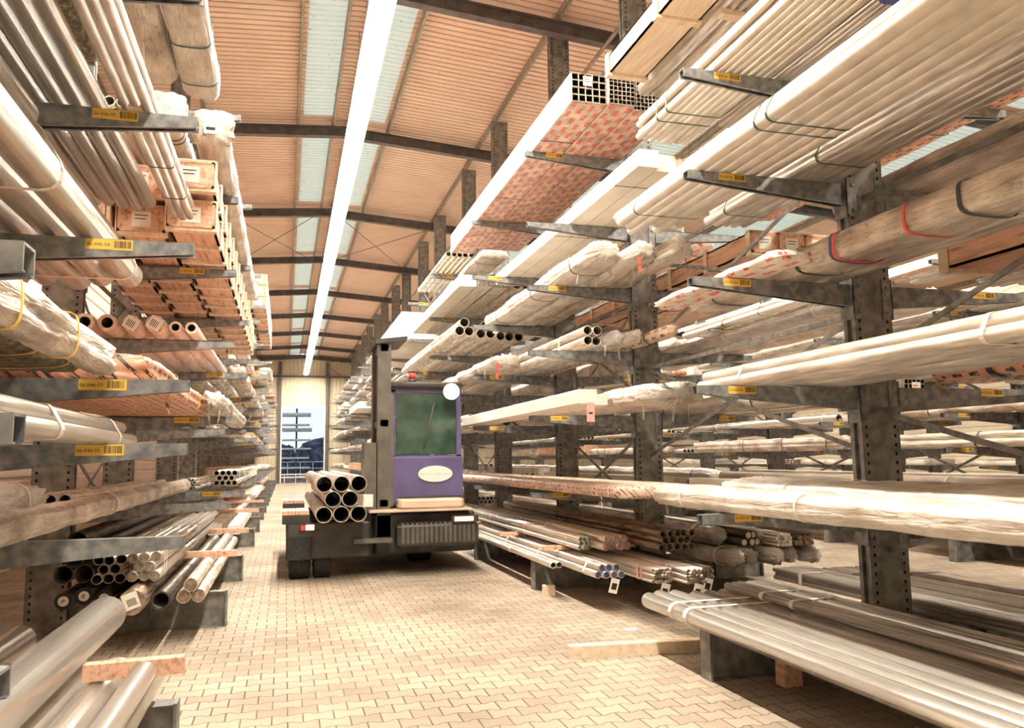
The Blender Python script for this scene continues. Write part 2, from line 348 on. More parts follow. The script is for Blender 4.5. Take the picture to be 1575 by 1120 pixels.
# door frame and low sill rails
w = MB(); w.box(DX0-.01,DX0+.09,YE-.12,YE+.1,0,DZ); w.box(DX1-.09,DX1+.01,YE-.12,YE+.1,0,DZ); w.box(DX0,DX1,YE-.12,YE+.1,DZ-.08,DZ); struct(w.build('door_1', ['white_paint']))
w = MB(); w.box(DX0+.1,DX1-.1,YE+.3,YE+.38,.62,.70); w.box(DX0+.1,DX1-.1,YE+.3,YE+.38,.42,.48)
for i in range(4): w.box(DX0+.3+i*.85,DX0+.36+i*.85,YE+.3,YE+.38,0,.66)
tag(w.build('barrier_rail', ['white_paint']), 'low white barrier rail across the far open doorway', 'barrier')
w = MB(); w.box(DX0-.2,DX1+.2,YE+.45,YE+.6,0,.36); tag(w.build('kerb_wall', ['outdoor_dark']), 'dark low kerb just outside the far doorway', 'kerb')
# thin wind-brace rods below the roof
def rods(ya, yb, xa, xb, lab):
    w = MB()
    w.cyl((xa,ya,roofz(xa)-.3),(xb,yb,roofz(xb)-.3),.012,6); w.cyl((xa,yb,roofz(xa)-.33),(xb,ya,roofz(xb)-.33),.012,6)
    tag(w.build('roof_brace', ['roof_beam']), lab, 'brace')
rods(26.0, 32.4, -1.95, .9, 'thin crossed steel rods under the roof left of the strip light')
rods(26.0, 32.4, 1.5, 4.7, 'thin crossed steel rods under the roof right of the strip light')
rods(-5.0, 0.6, -1.95, .9, 'thin crossed roof rods above the camera end of the hall')
# lengthwise round tie tubes on the right below the roof, running obliquely past the uprights
w = MB(); w.cyl((5.3,5.5,8.9),(5.3,YE-1,8.9),.035,8); tag(w.build('tie_tube', ['purlin']), 'long thin steel tie tube running under the roof beside the right uprights', 'tube')

# strip lights
def strip(x, y0, y1, z, lab, grp, glow='strip_glow_soft', x2=None):
    n = round((y1-y0)/6.0); p = (y1-y0)/n; x2 = x if x2 is None else x2
    me = MB(); me.box(-.085,.085,0,p-.01,-.005,.0,1); me.box(-.15,.15,0,p-.01,.005,.02,0); me.box(-.07,.07,0,p-.01,.02,.10,0)
    me.poly([(-.15,0,.005),(-.15,p-.01,.005),(-.19,p-.01,-.035),(-.19,0,-.035)]); me.poly([(.15,0,.005),(.19,0,-.035),(.19,p-.01,-.035),(.15,p-.01,.005)])
    body = MB(); body.box(-.15,.15,0,p-.01,.005,.02); body.box(-.07,.07,0,p-.01,.02,.10)
    for s_ in (-1, 1): body.hexa([(s_*.15,0,.005),(s_*.19,0,-.035),(s_*.19,p-.01,-.035),(s_*.15,p-.01,.005),(s_*.15,0,.012),(s_*.193,0,-.03),(s_*.193,p-.01,-.03),(s_*.15,p-.01,.012)])
    bme = body.mesh('lamp_housing', ['white_paint'])
    d = MB(); d.box(-.12,.12,.0,p-.01,-.03,.003); dme = d.mesh('lamp_diffuser', [glow])
    hg = MB()
    hg.cyl((0,0,.10),(0,0,roofz(x)-z-.02),.006,6)
    hme = hg.mesh('hanger_rod', ['purlin'])
    for i in range(n):
        t = i/(n-1) if n > 1 else 0
        r = thing('strip_light', lab % ORD[i], 'light', (x+(x2-x)*t, y0+i*p, z), grp, rz=-(x2-x)/(y1-y0))
        put('lamp_housing', bme, r); put('lamp_diffuser', dme, r)
        for yy in (.8, p-.8): put('hanger_rod', hme, r, (0, yy, 0))
strip(1.18, -4, 62.6, 8.3, 'glowing strip light hanging above the middle aisle, %s section from the camera end', 'strip light sections above the middle aisle', 'strip_glow', x2=1.42)
strip(8.3, -4, 56, 8.0, 'glowing strip light above the second aisle behind right rack, %s section', 'strip light sections above the second aisle')
strip(18.5, 8, 44, 7.8, 'glowing strip light above the third aisle far to the right, %s section', 'strip light sections above the third aisle')

# ------------------------------------------------------------------ text helper (labels)
_tc = {}
def text_mb(mbx, txt, x, z, h, y, m, flipx=1):
    if txt not in _tc:
        cu = bpy.data.curves.new('t', 'FONT'); cu.body = txt; cu.size = 1.; cu.resolution_u = 2
        ob = bpy.data.objects.new('t', cu); C.objects.link(ob)
        dg = bpy.context.evaluated_depsgraph_get(); me = bpy.data.meshes.new_from_object(ob.evaluated_get(dg))
        _tc[txt] = ([tuple(v.co) for v in me.vertices], [tuple(p.vertices) for p in me.polygons])
        bpy.data.objects.remove(ob); bpy.data.curves.remove(cu); bpy.data.meshes.remove(me)
    vs, fs = _tc[txt]; n = len(mbx.v); k_ = h/.7
    mbx.v += [(x+v[0]*k_, y, z+v[1]*k_) for v in vs]
    for f in fs: mbx.f.append(tuple(n+i for i in f)); mbx.m.append(m); mbx.s.append(False)
def arm_label(parent, x, y, z, code, detail, w=.25, h=.062, slope=0.):
    mbx = MB(); mbx.box(0, w, -.0015, 0, 0, h, 0)
    if detail:
        text_mb(mbx, code, .007, .020, h*.33, -.0022, 1)
        rr = random.Random(code); xx = w*.60
        while xx < w-.012:
            bw = rr.choice((.002,.003,.005)); mbx.box(xx, xx+bw, -.0024, -.0016, .012, h-.008, 1); xx += bw+rr.choice((.002,.003,.004))
    else:
        mbx.box(.01, w*.5, -.0024, -.0016, .022, .042, 1)
        for i in range(6): mbx.box(w*.58+i*.016, w*.58+i*.016+.007, -.0024, -.0016, .012, h-.008, 1)
    o = mbx.build('location_label', ['label_yellow', 'ink'], parent, (x, y, z)); o.rotation_euler = (0, slope, 0)
    return o

# ------------------------------------------------------------------ cantilever racks
CW = .38; CD = .14; ARM = 1.5
def upright_mesh(h, w=CW, d=CD):
    mbx = MB(); t = .0; pitch = .075
    xs = [0, .035, .06, w-.06, w-.035, w]
    n = int((h-.2)/pitch)
    for side, y in ((0, -d/2), (1, d/2)):
        mbx.poly([(xs[2],y,0),(xs[3],y,0),(xs[3],y,h),(xs[2],y,h)]); mbx.poly([(0,y,0),(xs[1],y,0),(xs[1],y,h),(0,y,h)]); mbx.poly([(xs[4],y,0),(w,y,0),(w,y,h),(xs[4],y,h)])
        for a, b in ((xs[1],xs[2]),(xs[3],xs[4])):
            z = 0
            for i in range(n):
                z1 = .1+i*pitch; mbx.poly([(a,y,z),(b,y,z),(b,y,z1),(a,y,z1)]); z = z1+.028
                mbx.poly([(a,y+(.004 if y < 0 else -.004),z1),(b,y+(.004 if y < 0 else -.004),z1),(b,y+(.004 if y < 0 else -.004),z),(a,y+(.004 if y < 0 else -.004),z)], 1)  # near-black plate stands in for the shade inside each hole
            mbx.poly([(a,y,z),(b,y,z),(b,y,h),(a,y,h)])
    # C flanges: each side has two lips with a recess between
    for x, s_ in ((0, 1), (w, -1)):
        for ya, yb in ((-d/2, -.028), (.028, d/2)): mbx.poly([(x,ya,0),(x,yb,0),(x,yb,h),(x,ya,h)])
        mbx.poly([(x+s_*.03,-.028,0),(x+s_*.03,.028,0),(x+s_*.03,.028,h),(x+s_*.03,-.028,h)])
        for yy in (-.028, .028): mbx.poly([(x,yy,0),(x+s_*.03,yy,0),(x+s_*.03,yy,h),(x,yy,h)])
    mbx.poly([(0,-d/2,h),(w,-d/2,h),(w,d/2,h),(0,d/2,h)])
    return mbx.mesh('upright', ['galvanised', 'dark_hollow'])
def arm_mesh(sgn, L=ARM, d=.085):
    """tapered channel arm, root at x=0, tip at x=sgn*L, top face at z=0, underside open"""
    mbx = MB(); hr, ht, t = .185, .062, .007
    def P(x, y, z): return (sgn*x, y, z)
    for y0, y1 in ((-d/2, -d/2+t), (d/2-t, d/2)):
        mbx.hexa([P(0,y0,-hr),P(L,y0,-ht),P(L,y1,-ht),P(0,y1,-hr),P(0,y0,0),P(L,y0,0),P(L,y1,0),P(0,y1,0)])
    mbx.hexa([P(0,-d/2,-t),P(L,-d/2,-t),P(L,d/2,-t),P(0,d/2,-t),P(0,-d/2,0),P(L,-d/2,0),P(L,d/2,0),P(0,d/2,0)])
    for y0, y1 in ((-d/2, -d/2+.022), (d/2-.022, d/2)):   # lower lips
        mbx.hexa([P(0,y0,-hr-.004),P(L,y0,-ht-.004),P(L,y1,-ht-.004),P(0,y1,-hr-.004),P(0,y0,-hr),P(L,y0,-ht),P(L,y1,-ht),P(0,y1,-hr)])
    # head plate clamped round the upright
    w = .09
    mbx.box(*sorted((sgn*-.09, sgn*.012)), -CD/2-.01, -CD/2-.002, -.30, .05); mbx.box(*sorted((sgn*-.09, sgn*.012)), CD/2+.002, CD/2+.01, -.30, .05)
    mbx.box(*sorted((sgn*0, sgn*.012)), -CD/2-.01, CD/2+.01, -.30, .05)
    for z in (-.02, -.24): mbx.cyl((sgn*-.05,-CD/2-.012,z),(sgn*-.05,-CD/2-.028,z),.014,6,1)
    return mbx.mesh('arm', ['galvanised_arm', 'bolt'])
def base_mesh(sgn, L=ARM, h=.36, d=.12):
    mbx = MB(); t = .01
    a, b = sorted((0, sgn*L))
    mbx.box(a,b,-d/2,d/2,h-t,h); mbx.box(a,b,-d/2,d/2,0,t); mbx.box(a,b,-.006,.006,t,h-t)
    e = sgn*L; mbx.box(*sorted((e-sgn*.02, e)), -d/2-.015, d/2+.015, 0, h+.01)
    mbx.box(*sorted((e-sgn*.75, e-sgn*.735)), -d/2,d/2,t,h-t)
    return mbx.mesh('base_beam', ['galvanised'])
UP = {9.72: upright_mesh(9.72), 5.6: upright_mesh(5.6)}
AM = {s_: arm_mesh(s_) for s_ in (-1, 1)}; BM = {s_: base_mesh(s_) for s_ in (-1, 1)}
def rack_post(xa, y, levels, sides, label, top=9.72, codes=None, detail=False):
    r = thing('cantilever_upright', label, 'rack', (xa, y, 0), None)
    put('upright', UP[top], r)
    for s_ in sides:
        x = CW if s_ > 0 else 0
        put('base_beam', BM[s_], r, (x, 0, 0))
        for i, z in enumerate(levels):
            a = put('arm', AM[s_], r, (x, 0, z))
            code = codes.get(i) if codes else None
            if y < 30 and (code or (not detail and (i*7+int(y)) % 5 < 3)):
                xx = .48 if s_ > 0 else -.48-.25
                if s_ < 0: xx = -1.22
                else: xx = .92
                arm_label(a, xx, -.0435, -.066, code or '07-0%02d-0%d' % (50+int(y), i+2), bool(code) or y < 14)
    return r
LV_R = [1.24, 2.25, 3.13, 4.02, 4.9, 5.9]
LV_L = [1.28, 2.18, 3.0, 3.79, 4.62, 5.58]
YR = [1.4, 5.63, 10.05, 13.32, 17.6, 20.9, 25.2, 28.5, 32.8, 36.1, 40.4, 43.7, 48.0, 51.3, 55.6, 59.5]
YL = [1.93, 5.0, 9.05, 12.3, 17.05, 20.5, 24.6, 27.9, 32.2, 35.5, 39.8, 43.1, 47.4, 50.7, 55.0, 59.0]
Y2 = [2.2, 6.2, 10.2, 13.2, 17.2, 20.5, 24.6, 28, 32.2, 36.2, 40.2]
XRC = 4.62; XLC = -2.43; X2C = 11.5; X3C = 21.0
def near_word(i, y): return 'nearest the camera' if i == 0 else 'the %s from the camera' % ORD[i]
for i, y in enumerate(YR):
    codes = {0:'07-055-02',1:'07-055-03',2:'07-055-04',3:'07-055-05',4:'07-055-06'} if i == 1 else None
    lab = 'tall galvanised rack upright with arms, %s in the right rack' % near_word(i, y)
    rack_post(XRC, y, LV_R, (-1, 1), lab, codes=codes, detail=(i == 1))
for i, y in enumerate(YL):
    codes = {0:'06-046-01',1:'06-046-02',2:'06-046-03',3:'06-046-04',4:'06-046-05'} if False else None
    if i == 1: codes = {1:'06-046-03',2:'06-046-04',3:'06-046-05'}
    lab = 'tall galvanised rack upright with arms, %s in the left rack' % near_word(i, y)
    r = rack_post(XLC, y, LV_L, (1,), lab, codes=codes, detail=(i == 1))
    if i == 1:
        a = put('arm', AM[1], r, (CW, 0, 1.81)); arm_label(a, .92, -.0435, -.066, '06-046-02', True)
for i, y in enumerate(Y2):
    rack_post(X2C, y, [1.76, 2.31, 3.1, 3.95, 4.8], (-1, 1), 'galvanised rack upright, %s in the rack behind the second aisle' % near_word(i, y), top=5.6)
for i, y in enumerate(Y2[1:9]):
    rack_post(19.5, y, [1.3, 2.1, 2.9, 3.8, 4.7], (-1, 1), 'galvanised rack upright, %s in the rack by the far right wall' % near_word(i, y), top=5.6)
# cross braces between uprights
def brace(x, ya, yb, zs, lab, name='cross_brace'):
    w = MB()
    for z0, z1 in zs:
        w.bar((x,ya,z0),(x,yb,z1),.012,.045); w.bar((x+.014,ya,z1),(x+.014,yb,z0),.012,.045)
        w.bar((x,ya,z1),(x,yb,z1),.02,.05)
    tag(w.build(name, ['galvanised']), lab, 'brace')
for j, i in enumerate((0, 2, 4, 6, 8, 10)):
    brace(XRC+CW/2-.01, YR[i]+.07, YR[i+1]-.07, ((.9,2.05),(2.5,3.9),(4.4,5.7),(6.3,7.8)), 'crossed flat brace bars between uprights %s of the right rack' % (ORD[i]+' and '+ORD[i+1]))
brace(XRC+CW/2-.01, YR[1]+.07, YR[2]-.07, ((1.7,2.9),(3.2,4.4)), 'crossed flat brace bars between uprights second and third of the right rack')
for i in (0, 2, 4, 6):
    brace(XLC+CW/2-.01, YL[i]+.07, YL[i+1]-.07, ((.9,2.05),(2.5,3.9),(4.4,5.7)), 'crossed flat brace bars between uprights %s of the left rack' % (ORD[i]+' and '+ORD[i+1]))
for i in (0, 1, 2, 3, 4, 5):
    brace(X2C+CW/2-.01, Y2[i]+.07, Y2[i+1]-.07, ((.8,2.0),(2.4,3.8)), 'crossed brace bars between uprights %s behind the second aisle' % (ORD[i]+' and '+ORD[i+1]))

# ------------------------------------------------------------------ loads
_pm = {}
def q(v, s=.005): return round(v/s)*s
def pipe_mesh(r, t, L, mm, seg=20, cap=None, nm='pipe'):
    key = (round(r,3), round(t,3), round(L,2), mm, seg, cap)
    if key not in _pm:
        mbx = MB()
        if t >= r-1e-4: mbx.cyl((0,0,0),(0,L,0), r, seg, 0, 1); ms = [mm, cap or mm]
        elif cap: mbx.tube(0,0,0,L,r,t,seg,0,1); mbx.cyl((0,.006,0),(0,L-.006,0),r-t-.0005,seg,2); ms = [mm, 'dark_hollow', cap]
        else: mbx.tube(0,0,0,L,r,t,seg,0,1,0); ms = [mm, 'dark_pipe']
        _pm[key] = mbx.mesh(nm, ms)
    return _pm[key]
def hull(P):
    P = sorted(set((round(a,5), round(b,5)) for a, b in P))
    def half(pts):
        h = []
        for p in pts:
            while len(h) > 1 and (h[-1][0]-h[-2][0])*(p[1]-h[-2][1]) - (h[-1][1]-h[-2][1])*(p[0]-h[-2][0]) <= 0: h.pop()
            h.append(p)
        return h
    a = half(P); b = half(P[::-1]); return a[:-1] + b[:-1]
def band(parent, pts, y, w, mm, t=.004, name='strap'):
    cx = sum(p[0] for p in pts)/len(pts); cz = sum(p[1] for p in pts)/len(pts)
    def grow(g):
        out = []
        for x, z in pts:
            d = math.hypot(x-cx, z-cz) or 1; out.append((x+(x-cx)/d*g, z+(z-cz)/d*g))
        return out
    i_, o_ = grow(.001), grow(t); mbx = MB(); n = len(pts)
    rings = [[(a, y, b) for a, b in i_], [(a, y, b) for a, b in o_], [(a, y+w, b) for a, b in o_], [(a, y+w, b) for a, b in i_], [(a, y, b) for a, b in i_]]
    mbx.loft(rings, 0, False, False)
    return mbx.build(name, [mm], parent)
def circ(cx, cz, r, n=14): return [(cx+r*math.cos(2*PI*i/n), cz+r*math.sin(2*PI*i/n)) for i in range(n)]
def pack(W, r, rows, square=False, stag=True):
    """centres of round bars laid in rows inside a width W, bottom at z=0, x from 0"""
    out = []; n = max(1, int((W+1e-6)/(2*r)))
    for k_ in range(rows):
        m_ = n - (k_ % 2) if stag else n; off = r if (stag and k_ % 2) else 0
        for i in range(m_): out.append((r+off+i*2*r, r + k_*(r*1.735 if stag else 2*r)))
    return out
FAR = 24.0
def tube_bundle(label, x0, W, z, y0, y1, r, rows, mm='steel_pipe', t=None, cap=None, straps=(), sm='strap_white', sw=.03, stag=True, name='pipe_bundle', cat='pipes', jit=.03, seg=None, group=None, tagpaper=False):
    t = r*.2 if t is None else t; cs = pack(W, r, rows, stag=stag)
    y = max(y0, -3.5) ; L = y1-y
    seg = seg or (24 if r > .05 else 16 if r > .025 else 10)
    root = thing(name, label, cat, (x0, y, z), group)
    if y > FAR or len(cs) > 100:
        seg = 8; mbx = MB()
        for cx, cz in cs:
            j = random.uniform(0, jit)
            if t >= r-1e-4: mbx.cyl((cx,j,cz),(cx,L-j,cz),r,seg,0,1)
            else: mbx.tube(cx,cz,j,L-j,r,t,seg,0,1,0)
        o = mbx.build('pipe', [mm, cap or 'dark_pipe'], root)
        if len(cs) > 100: tag(o, kind='stuff')
    else:
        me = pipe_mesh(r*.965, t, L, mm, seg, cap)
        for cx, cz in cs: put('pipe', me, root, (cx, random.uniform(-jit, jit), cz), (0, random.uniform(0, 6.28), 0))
    pts = []
    for cx, cz in cs: pts += circ(cx, cz, r, 12)
    H = hull(pts)
    for s_ in straps: band(root, H, s_-y if s_ >= y else .3, sw, sm)
    if tagpaper:
        mbx = MB(); mbx.box(-.05,.05,-.004,0,-.16,0,0); mbx.box(-.03,.03,-.006,-.004,-.12,-.05,1); mbx.cyl((0,0,0),(0,.02,.09),.003,5,1)
        o = mbx.build('paper_tag', ['paper','ink'], root, (W*.6, -.02, 0)); o.rotation_euler = (.1, .25, 0)
    return root
def loose_pipes(label, xs, z, y0, y1, r, mm='steel_pipe', t=None, cap=None, group=None, jit=.06, name='steel_pipe', cat='pipe', seg=None):
    t = r*.2 if t is None else t; seg = seg or (28 if r > .05 else 16)
    y = max(y0, -3.5); me = pipe_mesh(r*.985, t, y1-y, mm, seg, cap); out = []
    for i, x in enumerate(xs):
        zz = z
        if isinstance(x, tuple): x, zz = x
        o = put(name, me, None, (x, y+random.uniform(-jit, jit), zz+r), (0, random.uniform(0, 6.28), 0)); tag(o, label, cat, group); out.append(o)
    return out
def wrapped(label, x0, W, z, H, y0, y1, mm='film', straps=(), sm='strap_black', sw=.02, sq=.5, name='wrapped_bundle', cat='bundle', lumps=.007, taper=.35, ends=True, seed=None, wisps=0, tagp=False, rib=.085, ridge=.011, extra=()):
    rr = random.Random(seed if seed is not None else label); y = max(y0, -3.5); L = y1-y
    step = .07 if y0 < 8.9 else .14 if y < 14 else .4 if y < FAR else 1.2
    if L > 8 and y0 < 0: step = .11
    n = max(4, int(L/step)); root = thing(name, label, cat, (x0+W/2, y, z))
    # evenly spaced points round a rounded-rectangle profile; ridges show the bars inside
    D = []
    for i in range(240):
        a_ = 2*PI*i/240; c, s_ = math.cos(a_), math.sin(a_); e = 2/(2+7*sq)
        D.append((math.copysign(abs(c)**e, c)*W/2, math.copysign(abs(s_)**e, s_)*H/2))
    per = [0.]
    for i in range(240): p_, q_ = D[i], D[(i+1) % 240]; per.append(per[-1]+math.hypot(q_[0]-p_[0], q_[1]-p_[1]))
    nr = max(5, round(per[-1]/rib)); k_ = nr*4 if y < 14 else nr*2 if y < FAR else 10
    base = []; j = 0
    for i in range(k_):
        t = per[-1]*i/k_
        while per[j+1] < t: j += 1
        f_ = (t-per[j])/max(1e-9, per[j+1]-per[j]); p_, q_ = D[j % 240], D[(j+1) % 240]
        px, pz = p_[0]+(q_[0]-p_[0])*f_, p_[1]+(q_[1]-p_[1])*f_; d = math.hypot(px, pz) or 1
        rd = -ridge*(1-abs(math.sin(PI*nr*i/k_))) if y < FAR else 0
        base.append((px, pz, px/d, pz/d, rd, 2*PI*i/k_))
    ph = [rr.uniform(0, 6.28) for _ in range(8)]; fr = [rr.uniform(2.2, 9) for _ in range(4)]
    def ring(yy, sc, jitter=1.):
        out = []; cr = lumps*rr.uniform(-.5,.5)*jitter
        for px, pz, nx, nz_, rd, a_ in base:
            nn = rd + cr + lumps*(math.sin(fr[0]*yy+ph[0]+2*a_)+.7*math.sin(fr[1]*yy+ph[1]+3*a_)) + jitter*lumps*rr.uniform(-.5,.5)
            out.append((px*sc+nx*nn, yy, max(pz*sc+nz_*nn+H/2, .001)))
        return out
    rings = []
    if ends: rings += [ring(-.085, .12, 2.), ring(-.09, .45, 5.), ring(-.05, taper+.42, 6.), ring(-.01, .93, 4.), ring(.04, .96, 3.)]
    strapy = [s_-y for s_ in straps]
    for i in range(1, n):
        yy = L*i/n; sc = 1.
        for s_ in strapy:
            if abs(yy-s_) < step*.8: sc = .975
        rings.append(ring(yy, sc))
    if ends: rings += [ring(L-.04, .96, 3.), ring(L+.01, .93, 4.), ring(L+.05, taper+.42, 6.), ring(L+.09, .45, 5.), ring(L+.085, .12, 2.)]
    mbx = MB(); mbx.loft(rings, 0, True); mbx.build('wrapping', [mm], root)
    if True:
        Hh = hull([(p_[0]*1.0+p_[2]*lumps*.8, p_[1]+p_[3]*lumps*.8+H/2) for p_ in base])
        for s_ in strapy: band(root, Hh, s_, sw, sm, .005)
        for s_, m2 in extra: band(root, Hh, s_-y, .022, m2, .007)
    for i in range(wisps):
        w = MB(); xx = rr.choice((-1, 1))*rr.uniform(W*.3, W*.5); yy = rr.uniform(-.05, min(L, 1.2)); ln = rr.uniform(.06, .22); ww = rr.uniform(.008, .022); dx = rr.uniform(-.03,.03)
        pa = [(xx+dx*(j/4)**2, yy+.01*j, .03-ln*j/4, ww*(1-.16*j)*(1 if j % 2 else .8)) for j in range(5)]
        for a_, b_ in zip(pa, pa[1:]):
            w.hexa([(a_[0]-a_[3],a_[1],a_[2]),(a_[0]+a_[3],a_[1],a_[2]),(a_[0]+a_[3],a_[1]+.002,a_[2]),(a_[0]-a_[3],a_[1]+.002,a_[2]),(b_[0]-b_[3],b_[1],b_[2]),(b_[0]+b_[3],b_[1],b_[2]),(b_[0]+b_[3],b_[1]+.002,b_[2]),(b_[0]-b_[3],b_[1]+.002,b_[2])])
        w.build('loose_film', [mm], root)
    if tagp:
        w = MB(); w.box(-.06,.06,-.125,-.118,H*.3,H*.3+.12,0); w.box(-.04,.04,-.127,-.125,H*.3+.03,H*.3+.06,1); w.build('paper_label', ['paper','ink'], root)
    return root
def square_pack(label, x0, cols, rows, s, z, y0, y1, wrap='film_red_print', mm='dark_pipe', t=None, straps=(), name='square_tube_pack', sm='strap_black', paper=True):
    t = t or s*.07; y = max(y0, -3.5); L = y1-y; root = thing(name, label, 'tubes', (x0, y, z)); W = cols*s; H = rows*s
    n = cols*rows
    if n <= 100 and y < FAR:
        mbx = MB(); mbx.sqtube(0, s*.98, 0, s*.98, 0, L, t); me = mbx.mesh('square_tube', ['matt_pipe', 'dark_pipe'])
        for i in range(cols):
            for j in range(rows): put('square_tube', me, root, (i*s, random.uniform(0, .012), j*s+.004))
    else:
        mbx = MB()
        for i in range(cols):
            for j in range(rows): mbx.sqtube(i*s, i*s+s*.98, j*s+.004, j*s+s*.98+.004, 0, L, t)
        o = mbx.build('square_tube', ['matt_pipe', 'dark_pipe'], root)
        if n > 100: tag(o, kind='stuff')
    if wrap:
        w = MB(); g = .004
        w.box(-g, W+g, .03, L-.03, -.002, .0); w.box(-g, W+g, .03, L-.03, H+.004, H+.007)
        w.build('printed_film', [wrap], root)
        w = MB(); w.box(-g-.002, -g+.002, .03, L-.03, -.002, H+.007); w.box(W+g-.002, W+g+.002, .03, L-.03, -.002, H+.007)
        w.build('side_film', ['film' if wrap != 'film_orange' else wrap], root)
    pts = [(-.008,-.004),(W+.008,-.004),(W+.008,H+.01),(-.008,H+.01)]
    for s_ in straps: band(root, pts, s_-y, .02, sm)
    if paper:
        w = MB(); w.box(0,.11,-.008,-.004,0,.12); w.box(.015,.09,-.010,-.008,.05,.06,1); w.box(.015,.07,-.010,-.008,.08,.09,1); w.build('paper_label', ['paper','red_paint'], root, (s*1.6, 0, H-.15))
    return root
def crate(label, x0, W, z, H, y0, y1, n=1, mm='wood', every=.9, name='timber_crate', cat='crate', papers=True):
    """long wooden boxes of boards with cross battens"""
    y = max(y0, -3.5); L = y1-y; root = thing(name, label, cat, (x0, y, z)); w1 = W/n; t = .02
    for i in range(n):
        a = i*w1+.01; b = (i+1)*w1-.01; mbx = MB()
        mbx.box(a,b,0,L,.03,.03+t); mbx.box(a,a+t,0,L,.03,H-.02); mbx.box(b-t,b,0,L,.03,H-.02); mbx.box(a,b,0,L,H-.02-t,H-.02)
        mbx.build('box_board', [mm], root)
        
        for ya_ in (.005, L-.025): e = MB(); e.box(a+t,b-t,ya_,ya_+.02,.03+t,H-.02-t); e.build('end_board', [mm], root)
        if papers and y < FAR:
            p = MB(); c = (a+b)/2; s_ = min(w1, H)*.28; p.box(c-s_,c+s_,0,.004,H*.5-s_*.9,H*.5+s_*.9); p.box(c-s_*.7,c+s_*.5,-.002,0,H*.5,H*.5+.008,1); p.box(c-s_*.7,c+s_*.7,-.002,0,H*.5+s_*.4,H*.5+s_*.4+.008,1)
            p.build('paper_label', ['paper','ink'], root)
    nb = max(2, int(L/every)+1); bt = MB(); bt.box(0,W,0,.09,0,.03); bt.box(-.012,0,0,.09,0,H); bt.box(W,W+.012,0,.09,0,H); bt.box(-.012,W+.012,0,.09,H-.02,H)
    me = bt.mesh('batten', ['pale_wood'])
    for i in range(nb): put('batten', me, root, (0, (L-.12)*i/(nb-1)+.015, 0))
    return root
def carton(label, x0, W, z, H, y0, y1, mm='carton', straps=(), name='long_carton', cat='carton'):
    y = max(y0, -3.5); L = y1-y; root = thing(name, label, cat, (x0, y, z)); w = MB(); b = .008
    w.loft([[(b,yy,0),(W-b,yy,0),(W,yy,b),(W,yy,H-b),(W-b,yy,H),(b,yy,H),(0,yy,H-b),(0,yy,b)] for yy in (0, L)], 0, False)
    w.build('box', [mm], root)
    pts = [(0,0),(W,0),(W,H),(0,H)]
    for s_ in straps: band(root, pts, s_-y, .02, 'strap_black')
    return root
def batten_bar(label, x0, x1, y, z, h=.06, w=.08, mm='wood', name='timber_bearer', rz=0, cat='timber'):
    m_ = MB(); L = x1-x0
    m_.hexa([(0,0,0),(L,0,0),(L,w,0),(0,w,0),(.004,.003,h),(L-.004,.003,h),(L-.004,w-.003,h),(.004,w-.003,h)])
    o = m_.build(name, [mm], None, (x0, y, z)); o.rotation_euler = (0,0,rz); tag(o, label, cat); return o
# ---- right rack, aisle side, nearest bays
tube_bundle('eight long bright steel pipes banded together on the nearest floor beams at right', 3.03, 1.14, .37, -3.4, 6.6, .07, 1, 'bright_pipe', .012, None, (5.75, 6.0), 'strap_white', .05, jit=.12)
tube_bundle('thin dull tubes lying between the bright banded pipes and the nearest right upright', 4.2, .40, .37, -3.4, 6.9, .033, 2, 'matt_pipe', .006, None, (5.9,), 'strap_white', .05)
tube_bundle('small taped bundle lying on top of the bright banded pipes at right', 3.75, .42, .512, -3.0, 6.4, .035, 1, 'bright_pipe', .006, None, (5.4, 5.8), 'strap_white', .05)
batten_bar('pale timber beam lying on the pavers beside the nearest right base beam', 2.35, 3.6, 6.55, 0, .10, .12, 'pale_wood', rz=-.12)
batten_bar('short timber block standing in shade under the nearest right pipes', 3.55, 3.7, 5.25, 0, .20, .12, 'wood')
B = tube_bundle('long steel pipes with blue end caps on the floor beams, lowest at the aisle', 3.28, .38, .37, 8.25, 14.2, .042, 2, 'steel_pipe', None, 'cap_blue', (8.6, 10.3, 11.9, 13.8), 'strap_white', .05, tagpaper=True)
tube_bundle('pair of long pipes at the very aisle edge left of the blue capped pipes', 3.08, .17, .37, 9.2, 14.5, .04, 1, 'steel_pipe', None, None, (11.0, 14.0), 'strap_white', .06)
tube_bundle('tight bundle of small tubes with dark green end caps', 3.36, .20, .60, 9.0, 15.0, .028, 3, 'bright_pipe', None, 'cap_green', (9.4, 11.2, 13.2), 'strap_pink', .015)
tube_bundle('bright pipes with pink marked ends beside the green capped tubes', 3.58, .44, .60, 8.8, 15.2, .048, 2, 'bright_pipe', None, 'cap_pink', (11.0,), 'strap_pink', .015)
tube_bundle('taped bundle of thin brass coloured bars, left of two near the pink pipes', 3.72, .24, .37, 7.75, 13.5, .017, 5, 'steel_pipe', .017, 'cap_tan', (8.0, 8.1), 'strap_pink', .05, tagpaper=True)
tube_bundle('white taped bundle of thin bars with a hanging tag below the brown pipes', 4.02, .24, .37, 7.6, 13.5, .017, 5, 'steel_pipe', .017, 'cap_tan', (7.9, 8.0), 'strap_white', .06, tagpaper=True)
tube_bundle('thin rusty bars bundled nearest the second right upright on the floor beams', 4.32, .22, .37, 7.9, 13.2, .017, 4, 'brown_pipe', .017, 'cap_tan', (8.4,), 'strap_pink', .04, tagpaper=True)
tube_bundle('stack of dark brown pipes strapped black before the second right upright', 4.08, .46, .62, 8.3, 15.0, .045, 3, 'brown_pipe', .009, None, (9.3, 11.8), 'strap_black', .05)
